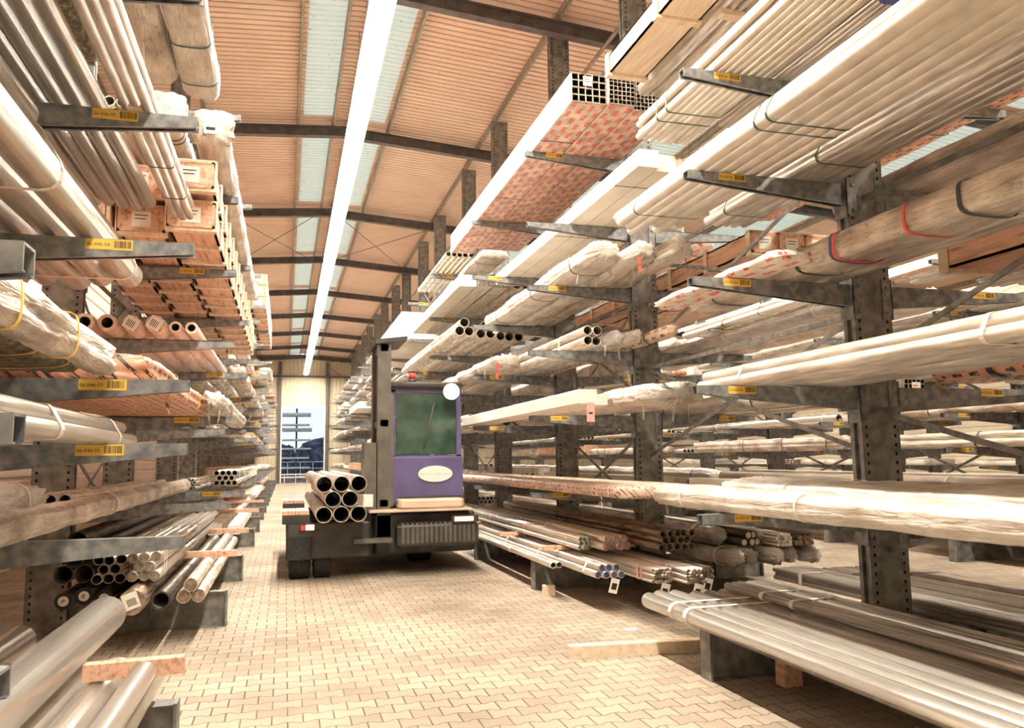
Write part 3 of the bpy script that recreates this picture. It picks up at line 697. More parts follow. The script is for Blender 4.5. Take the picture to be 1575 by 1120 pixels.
for y in (9.6, 11.6, 14.0): batten_bar('short timber spacer between the two layers of floor pipes at right, %s one' % {9.6:'nearest',11.6:'middle',14.0:'farthest'}[y], 3.1, 4.58, y, .545, .05, .08, 'wood')
batten_bar('small timber offcut standing by the second right base beam', 3.12, 3.26, 9.55, 0, .12, .12, 'pale_wood')
wrapped('white film wrapped fat roll at the aisle edge of the lowest near right arm', 3.26, .40, 1.24, .2, -3.4, 6.75, 'film', (2.4, 4.6, 6.2), 'strap_white', sq=.1, lumps=0.005, wisps=2)
wrapped('wide pale film bundle on the lowest near right arm against the upright', 3.72, .84, 1.24, .25, -3.4, 6.4, 'film', (3.0, 5.4), 'strap_white', sq=.3, lumps=0.009, wisps=2)
wrapped('long flat bundle in salmon printed film on the lowest arm past the nearest bay', 3.32, .95, 1.25, .15, 7.7, 15.5, 'film_salmon', tuple(7.9+i*.32 for i in range(24)), 'film', sw=.03, sq=.5, lumps=0.006, wisps=4)
tube_bundle('long flat layer of film covered tubes on the second near right arm', 3.44, .54, 2.25, -3.4, 6.15, .045, 2, 'matt_pipe', None, None, (5.5, 3.2), 'strap_white', .03, jit=.05)
wrapped('white wrapped long pack beside the upright on the second near right arm', 4.03, .53, 2.25, .2, -3.4, 5.9, 'film', (2.5, 4.5), 'strap_white', sq=.6, wisps=3)
carton('long white square carton jutting out over the second arm, at aisle edge', 2.93, .20, 2.25, .15, 7.7, 13.4)
carton('shorter white square carton right of the jutting one on second arm', 3.16, .17, 2.25, .11, 7.9, 13.6)
wrapped('crumpled white film bag end around bars on the second arm near second upright', 3.72, .82, 2.25, .26, 7.9, 13.0, 'film', (8.6,), 'strap_white', sq=.2, lumps=0.016, wisps=5)
wrapped('dirty film wrapped pipes with black straps on the third near right arm', 3.90, .44, 3.13, .22, -3.4, 7.1, 'film_dirty', (2.4, 3.7, 5.3, 6.6), 'strap_black', .03, extra=((4.85,'strap_red'),(4.15,'strap_red'),(4.89,'strap_blue')), sq=.35, lumps=0.005)
loose_pipes('long dark olive tube under the black strapped bundle on third near arm', [4.46], 3.13, -3.4, 6.2, .07, 'matt_pipe')
wrapped('short torn red printed wrap lying on the third near right arm', 3.44, .36, 3.13, .08, 5.0, 6.9, 'film_white_red', (5.9, 7.0), 'strap_black', sq=.3, lumps=0.009)
band_ = band
tube_bundle('four large open pale pipes on the third arm before the second right upright', 3.68, .28, 3.13, 9.5, 15.4, .066, 2, 'matt_pipe', .010, None, (10.4,), 'strap_white', .04, stag=False)
wrapped('film wrapped roll just right of four large open pale pipes', 3.98, .20, 3.13, .19, 9.3, 15.0, 'film_grey', (9.6,), 'strap_white', sq=0, lumps=0.005, wisps=2)
wrapped('second film wrapped roll beside the upright at the four open pipes', 4.20, .20, 3.13, .19, 9.2, 15.2, 'film_dirty', (9.5,), 'strap_white', sq=0, lumps=0.006, wisps=2)
wrapped('kraft coloured wrapped tube ending beside the second right upright, third arm', 4.415, .17, 3.13, .17, 8.6, 14.0, 'film_brown', (9.2, 9.7), 'strap_black', sq=0, lumps=0.002)
wrapped('loose crumpled white film pack at aisle edge on third arm further in', 3.14, .50, 3.13, .2, 12.1, 18.2, 'film', (13.0, 15.5), 'strap_white', sq=.4, lumps=0.013, wisps=5)
tube_bundle('big pale pipes with green straps on the fourth near right arm', 3.2, .82, 4.02, -3.4, 7.35, .06, 2, 'pipe_stencil', None, None, (4.6, 4.75, 6.8), 'strap_green', .02, jit=.25)
tube_bundle('dull pipes beside the upright on the fourth near right arm', 4.06, .50, 4.02, -3.4, 7.0, .05, 2, 'matt_pipe', None, None, (5.2, 6.6), 'strap_green', .02)
wrapped('large white film bundle with black ties on the fourth arm above open pipes', 3.46, .44, 4.02, .28, 8.7, 13.8, 'film', (9.3, 11.0, 13.0), 'strap_black', .02, sq=.2, lumps=0.009, wisps=3)
wrapped('middle white film bundle with yellow ties on the fourth arm past nearest bay', 3.94, .32, 4.02, .24, 8.5, 13.9, 'film', (9.2, 12.0), 'label_yellow', .02, sq=.2, lumps=0.011, wisps=4)
wrapped('dirty film bundle against second right upright on the fourth arm', 4.30, .28, 4.02, .24, 8.2, 13.6, 'film_dirty', (9.0, 11.5), 'label_yellow', .02, sq=.4, lumps=0.009, wisps=3)
tube_bundle('wide layered bundle of slim striped pipes on the fifth near right arm', 3.38, .62, 4.9, -3.4, 7.1, .036, 4, 'pipe_stencil', None, None, (6.4, 6.6, 2.0), 'strap_green', .02, seg=12)
tube_bundle('bundle of slim tubes with blue tape on the fifth near right arm', 4.03, .52, 4.9, -3.4, 6.6, .026, 4, 'matt_pipe', None, None, (4.2, 4.3), 'strap_blue', .09, seg=10)
for k_, xx in enumerate((3.72, 3.98, 4.24)):
    carton('long printed pale carton on the fifth arm, %s of three side by side' % ('left','middle','right')[k_], xx, .25, 4.9, .2, 7.75+.1*k_, 14.0, 'carton', (8.4, 10.6))
crate('slim pale timber crate jutting over the aisle on the sixth right arm', 3.38, .46, 5.9, .26, .5, 7.8, 1, 'pale_wood', 1.1, papers=False)
tube_bundle('three thick matt pipes beside the slim crate on the sixth right arm', 3.90, .56, 5.9, .5, 8.1, .09, 1, 'matt_pipe', None, None, ())
batten_bar('strapped timber bearer under the three thick pipes on the sixth right arm', 3.88, 4.5, 6.2, 5.84, .058, .10, 'pale_wood')
square_pack('big pack of square tubes in red printed film high above the aisle', 3.20, 5, 4, .088, 5.9, 8.4, 15.6, straps=(9.6, 12.0, 14.2))
square_pack('smaller square tube pack with torn film beside the big red printed pack', 3.66, 6, 6, .055, 5.9, 8.35, 15.2, 'film_red_print', paper=False)
square_pack('fine grid square tube pack, rightmost of the three red printed packs', 4.01, 10, 7, .052, 5.9, 8.45, 15.2, 'film_red_print', paper=False)
carton('slim white wrapped box with a dark opening on the fifth arm past the cartons', 3.08, .32, 4.9, .22, 14.2, 20.0)
tube_bundle('block of fine thin tubes on the fifth arm right of the white box', 3.42, .30, 4.9, 14.1, 20.0, .016, 8, 'steel_pipe', .003, None, (14.8, 16.6), 'strap_white', .015)
tube_bundle('second block of fine thin tubes on the fifth arm nearer the upright', 3.74, .30, 4.9, 14.2, 20.2, .016, 8, 'steel_pipe', .003, None, (14.9, 16.8), 'strap_black', .015)
tube_bundle('pair of thick open pipes against the upright on the fifth arm', 4.12, .40, 4.9, 14.3, 20.0, .095, 1, 'matt_pipe')
for k_, (xx, w_, n_) in enumerate(((3.06, .42, 2), (3.54, .42, 2), (4.0, .6, 2))):
    tube_bundle('bundle of dark ended thick open pipes on the fourth arm, %s of three groups' % ('left','middle','right')[k_], xx, w_, 4.02, 14.6+.25*k_, 21.8, .095, n_, 'matt_pipe', .009, None, (17.0,), 'strap_black', .02)
for k_ in range(3):
    carton('huge white wrapped box high over the aisle, %s of a stack of three' % ('bottom','middle','top')[k_], 2.98, 1.25, 4.9+.265*k_, .26, 21.2, 27.5)
tube_bundle('two thick and one small open pipe on second arm behind the truck lamp', 3.66, .44, 2.25, 13.5, 19.5, .1, 2, 'matt_pipe', .015)
tube_bundle('four slim open pipes at aisle edge on second arm behind the truck lamp', 3.12, .26, 2.25, 13.8, 19.5, .06, 2, 'matt_pipe', .012, stag=False)
# rear side of the right rack, near bays
def rear(*a, **k_): pass
for i_, (xx, w_) in enumerate(((5.06, .44), (5.55, .44), (6.04, .40))):
    tube_bundle('bundle of long thin tubes on the floor beams behind nearest right upright, %s one' % ('left','middle','right')[i_], xx, w_, .37, -3.4, 7.6-.2*i_, .022, 3, ('steel_pipe','bright_pipe','brown_pipe')[i_], .004, None, (7.1-.2*i_, 4.2), ('strap_white','strap_black','strap_black')[i_], .06)
for i_, xx in enumerate((5.06, 5.30, 5.60, 5.86, 6.12)):
    wrapped('silver bagged pipe end on the floor beams, %s of five in a row' % ORD[i_], xx, .22, .37, .21, 8.5+.12*(i_ % 2), 14.4, 'film_grey', (8.8,), 'strap_white', .04, sq=0, lumps=0.006)
wrapped('silver bagged bundle end lying above the row of five bagged ends', 5.04, .28, .585, .24, 8.9, 14.6, 'film_grey', (9.3,), 'strap_white', .05, sq=0, lumps=0.007)
tube_bundle('white capped bars right of the upper silver bagged end', 5.36, .34, .585, 8.7, 14.6, .05, 2, 'dark_pipe', None, 'cap_white', ())
tube_bundle('cut ended bars in clear film above the row of bagged ends', 5.74, .22, .585, 8.5, 14.6, .022, 4, 'steel_pipe', .022, 'cap_white', (8.8,), 'film', .2)
tube_bundle('dark bars at the right end above the row of bagged ends', 5.98, .34, .585, 8.5, 14.4, .035, 2, 'dark_pipe', .035, 'cap_tan', ())
crate('open orange timber crate on third arm behind the nearest right upright', 5.08, .62, 3.13, .3, -3.0, 5.1, 1, 'wood', 1.3, papers=False)
tube_bundle('thin pale profiles beside the orange crate on the rear third arm', 5.78, .3, 3.13, -3.4, 5.4, .02, 3, 'matt_pipe', None, None, (3.2,), 'strap_black', .02)
crate('timber crate at the rear arm tips beside the thin pale profiles', 6.12, .36, 3.13, .22, -3, 5.3, 1, 'wood', 1.6, papers=False)
wrapped('orange film roll with black bands on rear second arm behind nearest upright', 5.1, .6, 2.25, .24, -3.4, 5.3, 'film_orange', tuple(.3+i*.55 for i in range(9)), 'strap_black', .05, sq=.2, lumps=0.005)
wrapped('red printed flat wrap on rear second arm beside the orange roll', 5.76, .6, 2.25, .14, -3.4, 5.2, 'film_white_red', (3.0,), 'strap_black', sq=.5)
wrapped('striped shaded sheets bundle on the rear fourth arm behind nearest upright', 5.1, 1.2, 4.02, .16, -3.4, 6.4, 'film_dirty', (2.2, 4.2), 'strap_black', sq=.9)
crate('wooden boxes tied with green bands on the rear fourth arm past nearest upright', 5.2, 1.1, 4.02, .3, 7.9, 14.0, 3, 'wood', 1.0)
# ---- left rack, near bays
for p_ in [o for o in bpy.data.objects if o.name.startswith('cantilever_upright') and abs(o.location.y-1.93) < .01 and o.location.x < 0]:
    put('arm', AM[1], p_, (CW, 0, 1.81))
wrapped('dirty grey film slab under the roof at left on the fifth arm', -1.30, .44, 4.62, .2, -2.5, 6.35, 'film_dirty', (3.6, 4.8), 'strap_black', .03, sq=.8, lumps=0.005)
wrapped('white ribbed bundle with green ties at aisle edge on the fifth left arm', -.84, .28, 4.62, .26, -2.5, 6.6, 'film', (4.4, 5.1, 5.7, 6.3), 'strap_green', .015, sq=.3, lumps=0.004)
wrapped('dark mesh bundle with yellow ties behind the grey film slab at left', -1.98, .62, 4.62, .25, -2.5, 6.2, 'green_mesh', (2.6, 3.8, 5.0), 'label_yellow', .015, sq=.5, lumps=0.009)
wrapped('many sided pale bundle with black ties on the fifth left arm', -1.27, .33, 4.62, .3, 7.3, 14.3, 'film', (7.5, 7.6, 8.3, 8.8, 9.9, 10.9, 12.2, 13.3), 'strap_black', .015, sq=.25, lumps=0.002, taper=.9)
wrapped('round white bundle with a paper in its open end at left aisle edge', -.87, .31, 4.62, .3, 7.6, 14.9, 'film', (9.8, 12.4), 'film_dirty', .015, sq=.15, lumps=0.003, taper=.9, tagp=True)
tube_bundle('bundle of pale pipes tied black behind the many sided bundle at left', -1.98, .66, 4.62, 7.3, 13.8, .05, 3, 'matt_pipe', None, None, (9.0, 10.5), 'strap_black', .02)
tube_bundle('long row of bright ribbed pipes on the fourth left arm nearest the camera', -2.0, .98, 3.79, -3.4, 6.95, .052, 2, 'bright_pipe', None, None, (2.0,), 'strap_white', .02, jit=.06)
tube_bundle('slim pale pipes at aisle edge on the fourth left arm near the camera', -.98, .2, 3.79, -3.4, 7.2, .03, 3, 'matt_pipe', None, None, (5.9, 6.6), 'strap_black', .015)
batten_bar('short upright timber stop standing at the fourth left arm label', -.93, -.86, 4.9, 3.79, .42, .08, 'pale_wood')
for k_, (zz, ya) in enumerate(((3.79, 7.5), (4.1, 7.3))):
    for j_ in range(3):
        crate('labelled timber crate on the fourth left arm, %s layer, %s from the aisle' % (('lower','upper')[k_], ('third','second','first')[j_]), -2.0+.455*j_+.02, .42, zz, .29, ya+.25*(j_ % 2), 16.4, 1, 'wood', .62)
tube_bundle('thick pipes strapped white on the third left arm nearest the camera', -2.0, .96, 3.0, -3.4, 6.45, .095, 2, 'steel_pipe', .012, None, (4.1, 6.05), 'strap_white', .035, jit=.1)
tube_bundle('single layer of thick pipes over the strapped white bundle at left', -1.9, .76, 3.363, -3.4, 4.3, .085, 1, 'steel_pipe', .012, None, (3.7,), 'strap_white', .03)
for k_, (xx, r_, mm_) in enumerate(((-1.92, .088, 'film_grey'), (-1.72, .088, 'pink_roll'), (-1.50, .088, 'pink_roll'), (-1.28, .092, 'film_grey'), (-1.09, .062, 'pink_roll'), (-.94, .062, 'pink_roll'))):
    lab = 'thick walled pink wrapped pipe on third left arm, %s of six in a row' % ORD[k_]
    o = loose_pipes(lab, [xx], 3.0, 8.55, 12.9, r_, 'pink_roll', r_*.38, None, jit=.02, name='wrapped_pipe')[0]
    o['group'] = 'row of six pink wrapped pipes'
    if k_ in (2, 3):
        w = MB(); w.box(-.065,.065,-.03,-.024,-.065,.065,0)
        for i in range(5): w.box(-.04+i*.016,-.034+i*.016,-.032,-.03,-.04,.03,1)
        p_ = w.build('paper_label', ['paper','ink'], o); p_.rotation_euler = (0, -o.rotation_euler.y+.5, 0)
wrapped('dark mesh wrapped slab with yellow ties on the second left arm near camera', -1.98, .92, 2.18, .21, -3.4, 4.75, 'green_mesh', (1.6, 2.4, 3.1, 3.9, 4.4), 'label_yellow', .02, sq=.7, lumps=0.013, wisps=2)
wrapped('crinkled film strip bundle along the aisle side of the dark mesh slab', -1.05, .14, 2.18, .19, -3.4, 4.85, 'film_dirty', (1.6, 2.4, 3.1, 3.9), 'label_yellow', sq=.3, lumps=0.009)
wrapped('orange printed long bundle beyond the dark mesh slab on second left arm', -1.9, 1.1, 2.18, .2, 5.35, 11.2, 'film_orange', (6.4, 8.0), 'label_yellow', .02, sq=.6, lumps=0.013, wisps=2)
wrapped('torn white film bag on the second left arm beside the orange bundle', -.78, .2, 2.18, .2, 8.2, 12.4, 'film', (9.5,), 'strap_white', sq=.2, lumps=0.009, wisps=4)
tube_bundle('short stack of taped grey pipes on the lower left arm near camera', -1.20, .26, 1.81, -3.0, 5.75, .042, 2, 'steel_pipe', None, None, (3.9, 5.2), 'strap_white', .05, jit=.15)
wrapped('very long white wrapped tube lying on the lowest left arms', -1.5, .19, 1.28, .18, .6, 12.6, 'film_dirty', (4.0, 7.2, 12.3), 'strap_white', .04, sq=0, lumps=0.004)
wrapped('bulky crumpled white film pack beside the very long wrapped tube', -2.0, .42, 1.28, .3, -3.4, 6.2, 'film', (2.5, 4.6, 5.8), 'strap_white', sq=.2, lumps=0.013)
tube_bundle('small open tubes in a clear sleeve past the very long wrapped tube', -1.5, .22, 1.28, 13.2, 19.0, .024, 4, 'bright_pipe', .005, None, (13.7,), 'film', .2)
tube_bundle('larger open tubes tied in a bundle on lowest left arm further along', -1.2, .42, 1.28, 15.0, 21.0, .05, 3, 'bright_pipe', .009, None, (15.6, 17.5), 'film', .1)
# floor level left
tube_bundle('low row of large satin pipes on the nearest left floor beams', -1.98, 1.42, .37, -3.4, 5.35, .095, 1, 'steel_pipe', .01, None, (), jit=.14)
loose_pipes('very large bright pipe lying on the nearest left floor pipes', [-1.14], .56, -3.4, 6.05, .125, 'bright_pipe', .012, 'dark_pipe', jit=0)
loose_pipes('polished pipe with a red painted end patch beside the very large pipe', [-1.52], .56, -3.4, 5.6, .085, 'bright_pipe', .012, 'dark_pipe', jit=0)
loose_pipes('polished pipe in a black clamp at the far left floor edge', [-1.74], .56, -3.4, 5.9, .08, 'bright_pipe', .012, 'dark_pipe', jit=0)
w = MB(); w.loft([[(a, yy, b) for a, b in circ(0, 0, rr_, 20)] for yy, rr_ in ((0,.089),(.09,.089))], 0, True, False); tag(w.build('black_clamp', ['strap_black'], None, (-1.52, 4.6, .645)), 'black strap collar around the red patched polished pipe', 'strap')
batten_bar('knotty orange timber bearer laid across the nearest left floor pipes', -1.0, -.50, 4.75, .565, .085, .09, 'wood', rz=.05)
loose_pipes('pair of thick floor pipes past the nearest left beam, taped at their ends', [-.68], .565, -3.2, 4.6, .06, 'steel_pipe', .008, jit=0)
tube_bundle('black mouthed thick pipes at the inner side of the left floor stack', -2.03, .35, .60, 8.3, 14.2, .086, 2, 'dark_pipe', .006, None, (8.7,), 'strap_white', .05, stag=True)
loose_pipes('thick dark pipe resting on top of the inner left floor stack', [-1.86], .90, 8.4, 14.2, .086, 'dark_pipe', .006, jit=0)
tube_bundle('tight pack of open dark mouthed tubes in the left floor stack', -1.68, .29, .60, 8.2, 14.4, .048, 3, 'bright_pipe', .005, None, (8.6,), 'film', .12)
tube_bundle('white tied bundle of capped tubes on top of the left floor stack', -1.37, .30, .62, 8.1, 14.5, .048, 3, 'bright_pipe', None, 'cap_tan', (8.3, 8.45, 9.6, 11.4), 'strap_white', .03)
for k_, (xx, zz) in enumerate(((-1.93, .37), (-1.77, .40), (-1.60, .37))):
    o = loose_pipes('black capped pipe with a white sticker, %s at bottom of the left floor stack' % ('first','second','third')[k_], [(xx, zz)], .37, 8.35, 14.0, .078, 'dark_pipe', .078, 'ink', jit=.05)[0]
    w = MB(); w.cyl((0,-.004,0),(0,-.001,0),.046,16); w.box(-.02,.02,-.006,-.004,-.004,.004,1); w.box(-.012,.016,-.006,-.004,.010,.016,1); p_ = w.build('round_sticker', ['paper','ink'], o)
loose_pipes('open dark pipe beside the three stickered pipes in left floor stack', [-1.46], .37, 8.3, 13.9, .06, 'dark_pipe', .006, jit=0)
loose_pipes('brown ended solid bar with a paper label in the left floor stack', [-1.27], .37, 7.8, 13.5, .112, 'brown_pipe', .112, 'cap_tan', jit=0)
w = MB(); w.box(-.05,.05,-.004,0,-.05,.06,0)
for i in range(6): w.box(-.025+i*.010,-.020+i*.010,-.006,-.004,-.03,.02,1)
o_ = [o for o in bpy.data.objects if o.get('label','').startswith('brown ended solid')][0]
p_ = w.build('paper_label', ['paper','ink'], o_, (.01,-.004,0)); p_.rotation_euler = (0, -o_.rotation_euler.y-.35, 0); p_.scale = (1.3,1,1.3)
loose_pipes('dark pipe between the labelled bar and three aisle side pipes', [-1.06], .37, 8.0, 13.8, .085, 'dark_pipe', None, None, jit=0)
for k_, (xx, zz) in enumerate(((-.90, .37), (-.77, .37), (-.835, .482))):
    loose_pipes('satin pipe of the aisle side pyramid of three, %s' % ('lower left','lower right','top one')[k_], [(xx, zz)], .37, 8.3, 13.8, .064, 'matt_pipe', .006, 'cap_tan', jit=.1)
for k_, (yy, zz) in enumerate(((10.0, .60), (13.2, .60), (18.4, .60), (22.6, .6))):
    batten_bar('orange timber bearer across the left floor pipes, %s from the camera' % ORD[k_+1], -1.35, -.52, yy, zz, .07, .09, 'wood')

# ---- generated fill of the remaining bays
KINDS_R = ['film']*7 + ['tubes']*6 + ['dirty']*3 + ['carton']*3 + ['square']*2 + ['orange']*2 + ['rods']*3 + ['grey']*2 + ['crate']
KINDS_L = ['film']*7 + ['tubes']*4 + ['dirty']*4 + ['carton']*2 + ['orange']*2 + ['rods']*2 + ['crate']*4 + ['grey']
LN = ['floor beams', 'first arms', 'second arms', 'third arms', 'fourth arms', 'fifth arms', 'sixth arms']
rf = random.Random(21)
def up_index(ys, y): return max(0, min(17, sum(1 for v in ys if v < y+.3)-1))
_seen = set()
def uniq(t, pos):
    if pos+t in _seen: t = t.replace(' past ', ' well past ')
    _seen.add(pos+t); return t
def fill(x0, x1, z, y0, y1, ys, rack, lv, kinds, maxn=3, where=''):
    """lay 1..n bundles side by side between x0 and x1"""
    n = maxn if y0 < 22 else rf.choice(range(1, maxn+1))
    if y0 > 30: n = min(n, 2)
    ins = rf.choice((0, .1, .25, .4)) if x1-x0 > 1.3 else 0
    if x0 < 0: x1 -= ins
    else: x0 += ins
    cuts = [x0+(x1-x0)*i/n for i in range(n+1)]
    ui = up_index(ys, y0)
    for i in range(n):
        a, b = cuts[i]+rf.uniform(0,.04), cuts[i+1]-rf.uniform(.01,.08)
        Wd = b-a; kd = rf.choice(kinds); ya = y0+rf.uniform(-.35,.35); yb = y1+rf.uniform(-.3,.2)
        pos = 'single ' if n == 1 else (('leftmost ', 'rightmost ') if n == 2 else ('leftmost ', 'middle ', 'rightmost ') if n == 3 else ('leftmost ', 'left inner ', 'right inner ', 'rightmost '))[i]
        tail = uniq(' on %s of %s past %s upright' % (LN[lv], rack, ORD[ui]), pos)
        H = min(rf.uniform(.14,.32), Wd*.9); sd = rf.random()
        st = tuple(ya+.4+j*rf.uniform(1.2,2.2) for j in range(3)) if ya < 30 else ()
        if kd == 'film': wrapped(pos+'white wrapped bundle'+tail, a, Wd, z, H, ya, yb, 'film', st, rf.choice(('strap_black','strap_white')), sq=rf.uniform(0,.6), lumps=0.008, seed=sd, wisps=1 if ya < 20 else 0)
        elif kd == 'dirty': wrapped(pos+'dusty wrapped bundle'+tail, a, Wd, z, H, ya, yb, 'film_dirty', st, 'strap_black', sq=rf.uniform(.1,.8), lumps=0.008, seed=sd, wisps=1 if ya < 20 else 0)
        elif kd == 'grey': wrapped(pos+'silvery bagged bundle'+tail, a, Wd, z, H, ya, yb, 'film_grey', st, 'strap_white', sq=0, lumps=0.007, seed=sd)
        elif kd == 'orange': wrapped(pos+'orange printed bundle'+tail, a, Wd, z, H*.8, ya, yb, rf.choice(('film_orange','film_white_red','film_orange')), st, 'strap_black', sq=.4, lumps=0.005, seed=sd)
        elif kd == 'carton': carton(pos+'pale long carton'+tail, a, Wd*rf.uniform(.6,1), z, H, ya, yb, 'carton', st)
        elif kd == 'crate': crate(pos+'wooden long crate'+tail, a, Wd, z, H+.06, ya, yb, 1 if Wd < .5 else 2, 'wood', 1.0)
        elif kd == 'square':
            s_ = rf.choice((.05,.06,.08)); c_ = max(2, int(Wd/s_)); r_ = rf.choice((3,4)); square_pack(pos+'square tube pack'+tail, a, c_, r_, s_, z, ya, yb, rf.choice(('film_red_print','film_dirty','film')), paper=ya < 20)
        elif kd == 'rods': tube_bundle(pos+'thin rod bundle'+tail, a, Wd, z, ya, yb, .022 if ya < 20 else .035, 3, rf.choice(('steel_pipe','bright_pipe','brown_pipe')), .022 if ya < 20 else .035, 'cap_tan', st, rf.choice(('strap_white','strap_black')), .03)
        else:
            r_ = rf.choice((.045,.06,.08)) if ya > 12 else rf.choice((.05,.065)); tube_bundle(pos+'open pipe bundle'+tail, a, max(Wd, 2.1*r_), z, ya, yb, r_, rf.choice((1,2,2)), rf.choice(('matt_pipe','steel_pipe','bright_pipe','pipe_stencil')), None, None, st, rf.choice(('strap_white','strap_black')), .03)
def run(x0, x1, z, ys, ye, uprights, rack, lv, kinds, maxn=3, skip=.0):
    y = ys
    while y < ye:
        L = rf.choice((5.8, 6.0, 6.2)); 
        if y+L > YE-1.2: L = YE-1.2-y
        if L < 2.5: break
        if rf.random() >= skip: fill(x0, x1, z, y+.4, y+L, uprights, rack, lv, kinds, maxn+1 if y < 22 and maxn > 1 else maxn if y < 30 else 2)
        y += L+.7
RA = (3.12, 4.58)
for lv, (z, ys) in enumerate(((.37, 15.6), (1.24, 15.8), (2.25, 19.9), (3.13, 18.6), (4.02, 22.4), (4.9, 28.0), (5.9, 29.0))):
    run(RA[0], RA[1], z, ys, YE-5, YR, 'right rack', lv, KINDS_R, 3, 0 if lv < 6 else .25)
fill(3.7, 4.58, 3.13, 15.8, 17.9, YR, 'right rack', 3, ['film'], 1)
fill(3.12, 4.58, 5.9, 16.2, 19.8, YR, 'right rack', 6, ['film','tubes'], 2)
RB = (5.06, 6.48)
for lv, (z, ys) in enumerate(((.37, 15.2), (1.24, -3.4), (2.25, 6.0), (3.13, 6.2), (4.02, 14.6), (4.9, -3.4), (5.9, -3.4))):
    run(RB[0], RB[1], z, ys, 42, YR, 'right rack rear', lv, KINDS_R, 2, .0 if z < 5 else .3)
LA = (-2.0, -.6)
for lv, (z, ys) in enumerate(((.37, 15.0), (1.28, 21.6), (2.18, 12.9), (3.0, 13.2), (3.79, 16.9), (4.62, 15.4), (5.58, 29.5))):
    run(LA[0], LA[1], z, ys, YE-5, YL, 'left rack', lv, KINDS_L, 3, 0 if lv < 6 else .3)
fill(-2.0, -1.55, 1.28, 6.8, 12.6, YL, 'left rack', 1, ['tubes'], 1)
for k_ in range(3):
    crate('timber box layer high over the aisle at left, %s of three stacked' % ('bottom','middle','top')[k_], -1.25, .72, 5.58+.3*k_, .28, 20.8, 28.6, 2, 'wood', .8)
for lv, z in enumerate((None, 1.76, 2.31, 3.1, 3.95, 4.8)):
    if z is None: z = .37
    run(10.05, 11.45, z, -.5, 34, Y2, 'second aisle rack', lv, KINDS_R, 2, .0)
    if lv < 4: run(11.95, 13.35, z, 2.0, 38, Y2, 'second aisle rack rear', lv, KINDS_R, 1, .0)

for lv, z in enumerate((.37, 1.3, 2.1, 2.9, 3.8, 4.7)):
    run(18.05, 19.45, z, 5.5, 34, Y2[1:9], 'rack by the right wall', lv, KINDS_R, 1, .05)
# ------------------------------------------------------------------ four way side loading truck with a load of pipes
TX, TY = -.02, 11.9
T = thing('side_loader_truck', 'dark sideloading forklift truck with a purple cab driving down the aisle', 'forklift', (TX, TY, 0))
def tp(name, mb_, mats, par=None, loc=(0,0,0)): return mb_.build(name, mats, par or T, loc)
def rbox(mb_, x0,x1,y0,y1,z0,z1,b=.03,m=0):   # box with chamfered vertical and top edges
    def rg(z, i): return [(x0+b+i,y0+i,z),(x1-b-i,y0+i,z),(x1-i,y0+b+i,z),(x1-i,y1-b-i,z),(x1-b-i,y1-i,z),(x0+b+i,y1-i,z),(x0+i,y1-b-i,z),(x0+i,y0+b+i,z)]
    mb_.loft([rg(z0+b*.5,.0) if False else rg(z0,b*.4), rg(z0+b*.6,0), rg(z1-b*.6,0), rg(z1,b*.4)], m, False)
w = MB(); rbox(w, .06,1.25,.0,.55,.30,.80); rbox(w, .06,1.25,3.2,4.2,.38,.80); w.box(.95,1.30,.3,3.6,.36,.80); w.box(.06,.22,.5,3.3,.45,.8); tp('chassis', w, ['truck_dark'])
w = MB()
for yy0, yy1 in ((0,.75), (3.2,4.2)):
    w = MB(); w.box(.0,.38,yy0,yy1,.80,.93,1)
    for i in range(2): w.box(.19*i, .18+.19*i, yy0, yy1, .93, .985, 0)
    tp('load_deck', w, ['wood', 'truck_dark'])
w = MB(); rbox(w, 1.30,2.86,.18,3.9,.30,.90,.05); tp('engine_body', w, ['truck_dark'])
w = MB()
w.hexa([(1.22,-.10,.93),(2.75,-.10,.93),(2.75,1.2,.93),(1.22,1.2,.93),(1.22,-.10,.96),(2.75,-.10,.96),(2.75,1.2,.96),(1.22,1.2,.96)]); tp('running_board', w, ['truck_cream'])
w = MB(); rbox(w, 1.62,2.84,-.16,.22,.42,.74,.05)
for i in range(16): w.box(1.68+i*.07,1.72+i*.07,-.175,-.155,.48,.72,1)
for i in range(16): w.box(1.68+i*.07,1.72+i*.07,-.14,.2,.74,.765,1)
tp('counterweight_step', w, ['truck_dark','truck_grey'])
w = MB(); w.box(1.0,1.55,-.12,.1,.50,.56); tp('foot_step', w, ['truck_grey'])
def wheel(x, y, r, wd, name='wheel'):
    m_ = MB(); m_.loft([[(xx, y+rr*math.cos(2*PI*i/24), r+rr*math.sin(2*PI*i/24)) for i in range(24)] for xx, rr in ((x, r*.86), (x+.02, r), (x+wd-.02, r), (x+wd, r*.86))], 0, True, True)
    o = m_.build(name, ['rubber'], T); h = MB(); h.cyl((x-.012,y,r),(x+.02,y,r),r*.5,16); h.cyl((x+wd-.02,y,r),(x+wd+.012,y,r),r*.5,16)
    for i in range(6): a = 2*PI*i/6; h.cyl((x-.02,y+r*.34*math.cos(a),r+r*.34*math.sin(a)),(x-.01,y+r*.34*math.cos(a),r+r*.34*math.sin(a)),.018,6)
    h.build('wheel_hub', ['truck_grey'], o)
wheel(.10, .33, .27, .30); wheel(.45, .33, .27, .25); wheel(.10, 3.7, .27, .30); wheel(2.05, 1.7, .36, .36)
w = MB(); w.box(.08,.42,-.02,.0,.30,.62); tp('mud_flap', w, ['rubber'])
